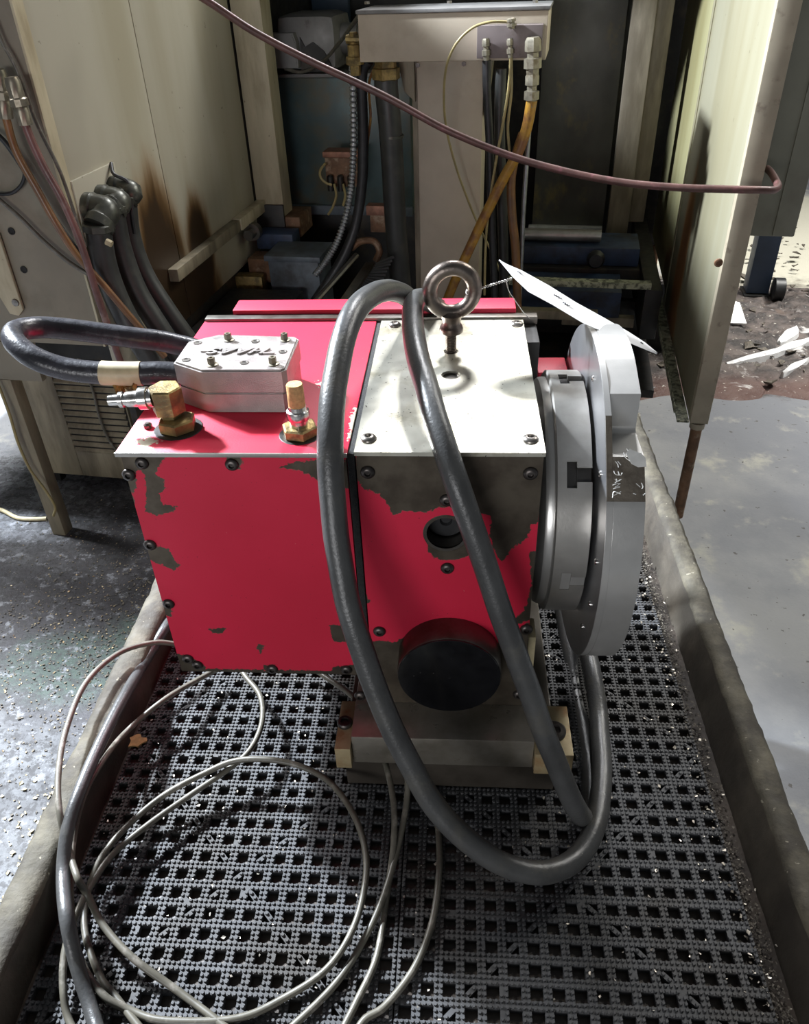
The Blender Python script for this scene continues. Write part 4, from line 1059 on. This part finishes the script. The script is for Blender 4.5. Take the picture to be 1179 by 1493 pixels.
tag(obj('grit', flakes(3200, leftgrit, .001, .0036), 'chip_dark', sm=False), 'dark oily grit spread on the floor at left', 'grit', kind='stuff')
def nearchips():
    x, y = random.gauss(-.56, .05), random.gauss(.33, .07)
    return (x, y, -1.099)
tag(obj('metal_chips', flakes(80, nearchips, .002, .005), 'tape', sm=False), 'pale flakes on the floor beside the left lip of the cart', 'chips', kind='stuff')

# ================================================================ centre of the machine
mb = thing('machine_recess', 'dark recess frame with beige uprights between the two machine panels', 'machine', mw(0, 2.8, -1.1))
obj('side_sheet', mbox(-.80, -.766, 2.342, 3.36, -1.08, .72), 'black_metal', mb)
obj('dark_gap_box', mbox(-.762, -.50, 1.62, 2.02, -1.09, -.60, .004), 'black_metal', mb)  # black box added so the gap low at the left reads dark
obj('dark_gap_sheet', mbox(-.792, -.772, 1.25, 2.33, -1.09, -.566, .002), 'black_metal', cb)  # black sheet added to darken the gap below the side panel
obj('dark_gap_plate', mbox(-.86, -.655, 2.345, 2.357, -1.08, -.40, .002), 'black_metal', mb)  # black plate added to darken the gap behind the gutter
obj('back_sheet', mbox(-.80, .815, 3.36, 3.38, -1.08, .72), 'black_metal', mb)
obj('left_upright', mbox(-.762, -.657, 2.36, 2.46, -.445, .72, .004), 'beige', mb)
obj('left_upright_base', mbox(-.75, -.60, 2.36, 2.52, -.52, -.446, .004), 'rusty', mb)
obj('right_upright', mbox(.555, .640, 2.90, 2.96, -.665, .72, .004), 'upright', mb)
obj('right_upright', mbox(.642, .705, 2.955, 2.985, -.60, .72, .004), 'upright', mb)
obj('upright_foot', mbox(.545, .66, 2.87, 2.97, -.70, -.666, .003), 'edge', mb)
obj('inner_sheet', mbox(.235, .552, 3.20, 3.215, -.70, .72, .002), 'darkwall', mb)
bm = mbox(.22, .55, 3.17, 3.199, -.715, -.685, .003)
obj('inner_sheet_lip', bm, 'foamwhite', mb)
obj('added_shade_roof', mbox(-.80, .79, 2.42, 3.38, .735, .75), 'grey_paint', mb)  # unseen roof added to keep the recess in shade
obj('blue_backing', mbox(-.86+.1, -.60, 3.30, 3.34, .05, .72, .002), 'bluewall', mb)
obj('floor_pan', mbox(-.75, .73, 2.0, 3.35, -.93, -.90, .003), 'black_metal', mb)
# bed: blue castings and rails
bd = thing('machine_bed', 'blue machine bed castings with steel rails low in the recess', 'machine bed', mw(.45, 2.5, -.90))
obj('polished_rail', lathe(mw(.22, 2.56, -.545), MV, [(0, .022), (.30, .022)], 18), 'steel', bd)
obj('blue_casting', mbox(.215, .665, 2.50, 2.70, -.640, -.572, .006), 'blue', bd)
obj('black_casting', mbox(.215, .70, 2.47, 2.80, -.72, -.641, .004), 'black_metal', bd)
obj('guard_angle', mbox(.195, .690, 2.195, 2.235, -.618, -.598, .002), 'angle', bd)
obj('blue_casting', mbox(.205, .60, 2.26, 2.46, -.75, -.655, .004), 'blue', bd)
obj('low_rail', mbox(.190, .52, 2.16, 2.20, -.725, -.695, .003), 'beige_dirty', bd)
obj('low_rail', mbox(.40, .66, 2.30, 2.34, -.80, -.765, .003), 'beige_dirty', bd)
obj('bed_side', mbox(.672, .730, 2.20, 3.1, -.80, -.62, .004), 'black_metal', bd)
obj('shade_plate', mbox(.50, 1.02, 2.78, 2.80, -1.095, -.80, .002), 'black_metal', bd)  # black sheet stands in for the shadow under the right panel
obj('bed_front', mbox(.18, .70, 2.46, 2.50, -.899, -.76, .004), 'black_metal', bd)
obj('clamp_knob', lathe(mw(.505, 2.47, -.60), -MU, [(0, .03), (.02, .034), (.04, .024), (.04, 0)], 14), 'black', bd)
# low left machinery
lm_ = thing('pump_unit', 'blue and beige pump blocks low on the left of the recess', 'pump', mw(-.6, 2.2, -.9))
obj('blue_block', mbox(-.735, -.595, 2.24, 2.33, -.53, -.475, .004), 'blue', lm_)
obj('grey_block', mbox(-.74, -.60, 2.14, 2.235, -.62, -.535, .004), 'rusty', lm_)
obj('bluegrey_tank', mbox(-.640, -.455, 2.08, 2.24, -.80, -.505, .006), 'bluegrey', lm_)
obj('tank_rim', mbox(-.650, -.445, 2.07, 2.25, -.520, -.500, .004), 'bluegrey', lm_)
obj('yellow_lit_block', mbox(-.84, -.672, 2.08, 2.13, -.665, -.580, .003), 'brass', lm_)  # beige block; its brass colour carries the yellow light on it
obj('lower_block', mbox(-.86, -.645, 2.02, 2.24, -.90, -.668, .003), 'black_metal', lm_)
obj('shelf', mbox(-.86, -.45, 2.05, 2.33, -.90, -.81, .003), 'black_metal', lm_)
obj('valve', lathe(mw(-.72, 2.20, -.45), -MU, [(0, .03), (.03, .03), (.03, .018), (.07, .018), (.07, 0)], 14), 'steel_dark', lm_)
# teal tank and motor
tk = thing('coolant_tank', 'oil-streaked dark teal tank behind the flexible conduit', 'tank', mw(-.5, 2.7, -.9))
obj('tank_body', mbox(-.735, -.215, 2.62, 3.0, -.50, -.015, .005), 'teal', tk)
obj('tank_top', mbox(-.740, -.21, 2.61, 3.01, -.0145, -.002, .003), 'motorgrey', tk)
obj('tank_band', mbox(-.738, -.212, 2.600, 2.6195, -.500, -.465, .003), 'bluegrey', tk)
obj('lower_frame', mbox(-.73, -.22, 2.70, 2.98, -.90, -.501, .004), 'black_metal', tk)
mo = thing('pump_motor', 'grey cowled motor on top of the teal tank, upper left', 'motor', mw(-.6, 2.7, 0))
obj('cowl', mbox(-.700, -.475, 2.60, 2.86, .004, .185, .045), 'motorgrey', mo)
obj('terminal_cover', prism([mw(v, 2.56, z) for v, z in ((-.745, .022), (-.745, .085), (-.715, .130), (-.622, .130), (-.612, .10), (-.612, .022))], MU*.06, .004), 'motorgrey', mo)
obj('dark_opening', prism([mw(v, 2.592, z) for v, z in ((-.611, .008), (-.606, .115), (-.59, .085), (-.56, .10), (-.52, .07), (-.49, .008))], MU*.010), 'black_metal', mo)
obj('shaft_housing', lathe(mw(-.474, 2.70, .10), MV, [(0, .05), (.06, .05), (.06, .035), (.12, .035)], 20), 'motorgrey', mo)
obj('motor_foot', mbox(-.66, -.50, 2.64, 2.80, -.001, .022, .002), 'black_metal', mo)
line('thin_cable', 'thin black lead from the junction box to the grey motor', [mw(-.25, 2.05, .21), U(512, 38, 2.2), U(495, 62, 2.35), U(470, 90, 2.48), U(440, 105, 2.55), U(415, 100, 2.57)], .006, 'cable', cat='cable')
# column and junction box
jb = thing('junction_box', 'beige junction box on a column in the middle of the recess', 'box', mw(.02, 2.2, -1.1))
obj('casing', mbox(-.246, .287, 2.0, 2.24, .094, .212, .004), 'beige_warm', jb)
obj('lid', mbox(-.250, .291, 1.995, 2.245, .2125, .222, .002), 'motorgrey', jb)
for q in ((535, 6), (655, 5), (780, 4)): obj('lid_bolt', lathe(U(*q, 2.04), VZ, [(0, .008), (.006, .008), (.006, 0)], 6), 'screw_bright', jb)
bm = mbox(-.105, .100, 2.15, 2.26, -.92, .0935, .004)
co_ = obj('column', bm, 'beige_warm', jb)
obj('column_edge', mbox(-.125, -.106, 2.165, 2.25, -.92, .0935, .002), 'beige_dirty', jb)
bm = prism([mw(.1005, 2.16, .093), mw(.1005, 2.16, -.02), mw(.085, 2.148, -.06), mw(.07, 2.148, .093)], MU*-.004)
obj('gusset', prism([mw(.094, 2.145, .093), mw(.128, 2.145, .093), mw(.112, 2.145, -.07), mw(.108, 2.145, -.07)], MU*.05, .001), 'beige_dirty', jb)
obj('gusset', prism([mw(-.165, 2.145, .093), mw(-.112, 2.145, .093), mw(-.112, 2.145, -.03), mw(-.145, 2.145, .0)], MU*.01, .001), 'beige_dirty', jb)
for q in ((609, 95), (676, 93)): obj('bolt', lathe(U(*q, 2.149), -MU, [(0, .007), (.005, .007), (.005, 0)], 6), 'screw', jb)
mfd = obj('manifold', mbox(.098, .276, 1.957, 1.9995, .104, .182, .002), 'manifold', jb, label='purple-grey manifold block with small fittings')
def fit(q0, q1, r, u): 
    a, b_ = U(*q0, u), U(*q1, u); d = b_-a; L = d.length
    return lathe(a, d, [(0, r*.75), (L*.1, r), (L*.35, r), (L*.38, r*.7), (L*.5, r*.7), (L*.53, r*1.1), (L*.78, r*1.1), (L*.8, r*.8), (L, r*.75)], 8)
for q0, q1, r in (((708, 56), (709, 88), .011), ((743, 56), (744, 84), .009), ((745, 26), (746, 42), .012)):
    obj('fitting', fit(q0, q1, r, 1.945), 'fitting', mfd)
obj('hose_coupling', fit((777, 54), (776, 112), .022, 1.935), 'fitting', mfd)
obj('hose_coupling', fit((776, 106), (774, 156), .019, 1.935), 'fitting', mfd)
line('oil_hose', 'orange-yellow oil hose slanting down behind the eyebolt', [U(775, 146, 1.935), U(768, 185, 1.94), U(755, 222, 1.94), U(735, 258, 1.94), U(715, 298, 1.94), U(697, 335, 1.94), U(680, 372, 1.94), U(662, 412, 1.95), U(645, 455, 1.96), U(620, 520, 1.98)], .0155, 'yellow_hose', group='oil hoses under the manifold')
line('oil_hose', 'brown-orange oil hose hanging straight, right of the yellow one', [U(762, 195, 1.95), U(752, 225, 1.96), U(745, 262, 1.96), U(746, 310, 1.96), U(751, 360, 1.96), U(753, 410, 1.96), U(755, 470, 1.96)], .0135, 'orange_hose', group='oil hoses under the manifold')
line('thin_tube', 'thin yellow tube looping from the manifold across the beige column', [U(742, 32, 1.95), U(715, 32, 1.94), U(688, 41, 1.94), U(664, 65, 1.94), U(650, 100, 1.95), U(647, 150, 2.0), U(652, 195, 2.05), U(665, 245, 2.07), U(682, 292, 2.08), U(698, 330, 2.09), U(720, 375, 2.08), U(738, 420, 2.05), U(752, 460, 2.02)], .0035, 'thin_yellow', cat='tube')
for i, (q, m, r, lb) in enumerate((([(744, 84), (741, 130), (732, 185), (722, 240), (713, 300), (708, 350), (706, 430)], 'thin_yellow', .004, 'thin yellowed tube, left of the pair under the manifold'),
                    ([(745, 84), (745, 135), (740, 185), (743, 230), (742, 280)], 'thin_yellow', .004, 'thin yellowed tube, right of the pair under the manifold'),
                    ([(709, 88), (710, 140), (714, 220), (716, 300), (719, 380), (722, 460)], 'black', .012, 'black hose hanging from the left manifold fitting'),
                    ([(730, 100), (728, 180), (730, 260), (733, 340), (735, 440)], 'pvc', .016, 'dark hose in shadow behind the thin yellow tubes'),
                    ([(772, 175), (768, 230), (764, 290), (761, 350), (758, 420), (756, 470)], 'conduit', .007, 'braided grey hose right of the brown-orange one'))):
    u0 = (1.95, 1.955, 1.98, 2.02, 1.99)[i]
    line('hanging_tube', lb, [U(a, b_, u0) for a, b_ in q], r, m, cat='tube')
# heavy black hose with brass nut under the junction box
dh = thing('black_drain_hose', 'thick black hose with brass nut under the junction box', 'hose', U(560, 100, 2.06))
obj('brass_nut', lathe(mw(-.185, 2.07, .0935), -VZ, [(0, .030), (.004, .034), (.020, .034), (.022, .043), (.050, .043), (.054, .036)], 6, None, .2), 'brass', dh)
obj('hose', tube([mw(-.185, 2.07, .045), U(563, 130, 2.07), U(568, 180, 2.07), U(572, 240, 2.08), U(575, 300, 2.09), U(580, 370, 2.10), U(588, 450, 2.12), U(600, 540, 2.14)], .036, 18, 8), 'pvc', dh)
obj('hose_clip', tube([U(571, 196, 2.074), U(571, 200, 2.074)], .0375, 18, 4), 'gland', dh)
# flexible conduit and black hose beside
fcn = thing('flexible_conduit', 'silver corrugated conduit curving down left of the black hose', 'conduit', U(513, 70, 2.02))
path = [mw(-.268, 2.03, .06), U(514, 100, 2.04), U(515, 160, 2.06), U(515, 220, 2.08), U(512, 270, 2.09), U(504, 315, 2.08), U(490, 355, 2.06), U(474, 382, 2.05), U(459, 401, 2.04)]
obj('conduit', tube(path, .0105, 12, 34, rf=lambda i, n: 1.12 if i % 4 < 2 else .80), 'conduit', fcn, ang=80)
obj('brass_fitting', lathe(mw(-.268, 2.03, .168), -VZ, [(0, .012), (.03, .012), (.032, .020), (.06, .020), (.062, .026), (.082, .026), (.084, .016), (.11, .015)], 8), 'brass', fcn)
obj('fitting_arm', lathe(mw(-.29, 2.03, .15), MV, [(0, .012), (.03, .014), (.043, .014)], 10), 'brass', fcn)
line('black_hose', 'black hose hanging beside the silver corrugated conduit', [mw(-.235, 2.06, .093), U(527, 110, 2.07), U(529, 190, 2.09), U(528, 260, 2.10), U(520, 320, 2.10), U(505, 365, 2.08), U(482, 405, 2.06), U(455, 445, 2.04), U(420, 500, 2.02)], .017, 'black')
line('thin_tube', 'thin orange tube hanging behind the black hoses', [mw(-.21, 2.10, .093), U(538, 120, 2.12), U(540, 170, 2.12), U(536, 205, 2.12), U(534, 235, 2.12)], .004, 'yellow_hose', cat='tube')
vb_ = thing('valve_block', 'copper-brown valve block with yellow wires in front of the teal tank', 'valve', U(490, 245, 2.40))
obj('block', mbox(-.495, -.375, 2.40, 2.47, -.345, -.245, .003), 'rusty', vb_)
obj('block_cap', mbox(-.50, -.37, 2.395, 2.475, -.244, -.225, .002), 'copper', vb_)
for i in range(3): obj('coil', lathe(mw(-.475+i*.038, 2.385, -.355), VZ, [(0, .012), (.05, .012), (.055, .006)], 12), 'black_metal', vb_)
for q in ([(474, 238), (467, 248), (467, 258), (474, 266), (484, 270)], [(487, 268), (490, 285), (485, 302), (478, 313)], [(500, 268), (503, 285), (500, 300)]):
    obj('yellow_wire', tube([U(a, b_, 2.37) for a, b_ in q], .0045, 8, 6), 'thin_yellow', vb_)
rb_ = thing('hose_bracket', 'rusty bracket with torn sleeve above the slatted carrier', 'bracket', U(535, 350, 2.14))
obj('plate', mbox(-.275, -.205, 2.14, 2.17, -.43, -.345, .003), 'rusty', rb_)
obj('cap_plate', mbox(-.285, -.200, 2.13, 2.175, -.372, -.340, .003), 'copper', rb_)
obj('sleeve', tube([U(512, 362, 2.11), U(525, 352, 2.11), U(545, 352, 2.11), U(553, 366, 2.11), U(548, 380, 2.11)], .012, 10, 6), 'rusty', rb_)
# slatted cable carrier leaning down towards the viewer
sc_ = thing('slatted_carrier', 'dark slatted cable carrier leaning down behind the red table', 'cable carrier', U(540, 400, 1.9))
a, b_, c_, d_ = U(520, 372, 1.98), U(440, 462, 1.72), U(575, 372, 1.98), U(520, 490, 1.72)
obj('rail', tube([a, b_], .010, 8, 2), 'steel_dark', sc_)
a2, b2 = U(540, 384, 1.965), U(492, 455, 1.74)
nrm = (b_-a).cross(c_-a).normalized(); nrm = nrm if nrm.z > 0 else -nrm
bm = BM(); t_ = BM(); e = (c_-a).normalized()*.016
add_hex(t_, [a2-e-nrm*.006, b2-e-nrm*.006, b2+e-nrm*.006, a2+e-nrm*.006, a2-e+nrm*.006, b2-e+nrm*.006, b2+e+nrm*.006, a2+e+nrm*.006], .002); merge(bm, t_)
obj('rail', bm, 'steel_dark', sc_)
L = (b_-a)
for i in range(22):
    s = (i+.5)/22
    p, q = (a2+(b2-a2)*s)+e*1.4, (c_+(d_-c_)*s)
    obj('slat', tube([p, q], .0055, 6, 1), 'black', sc_)
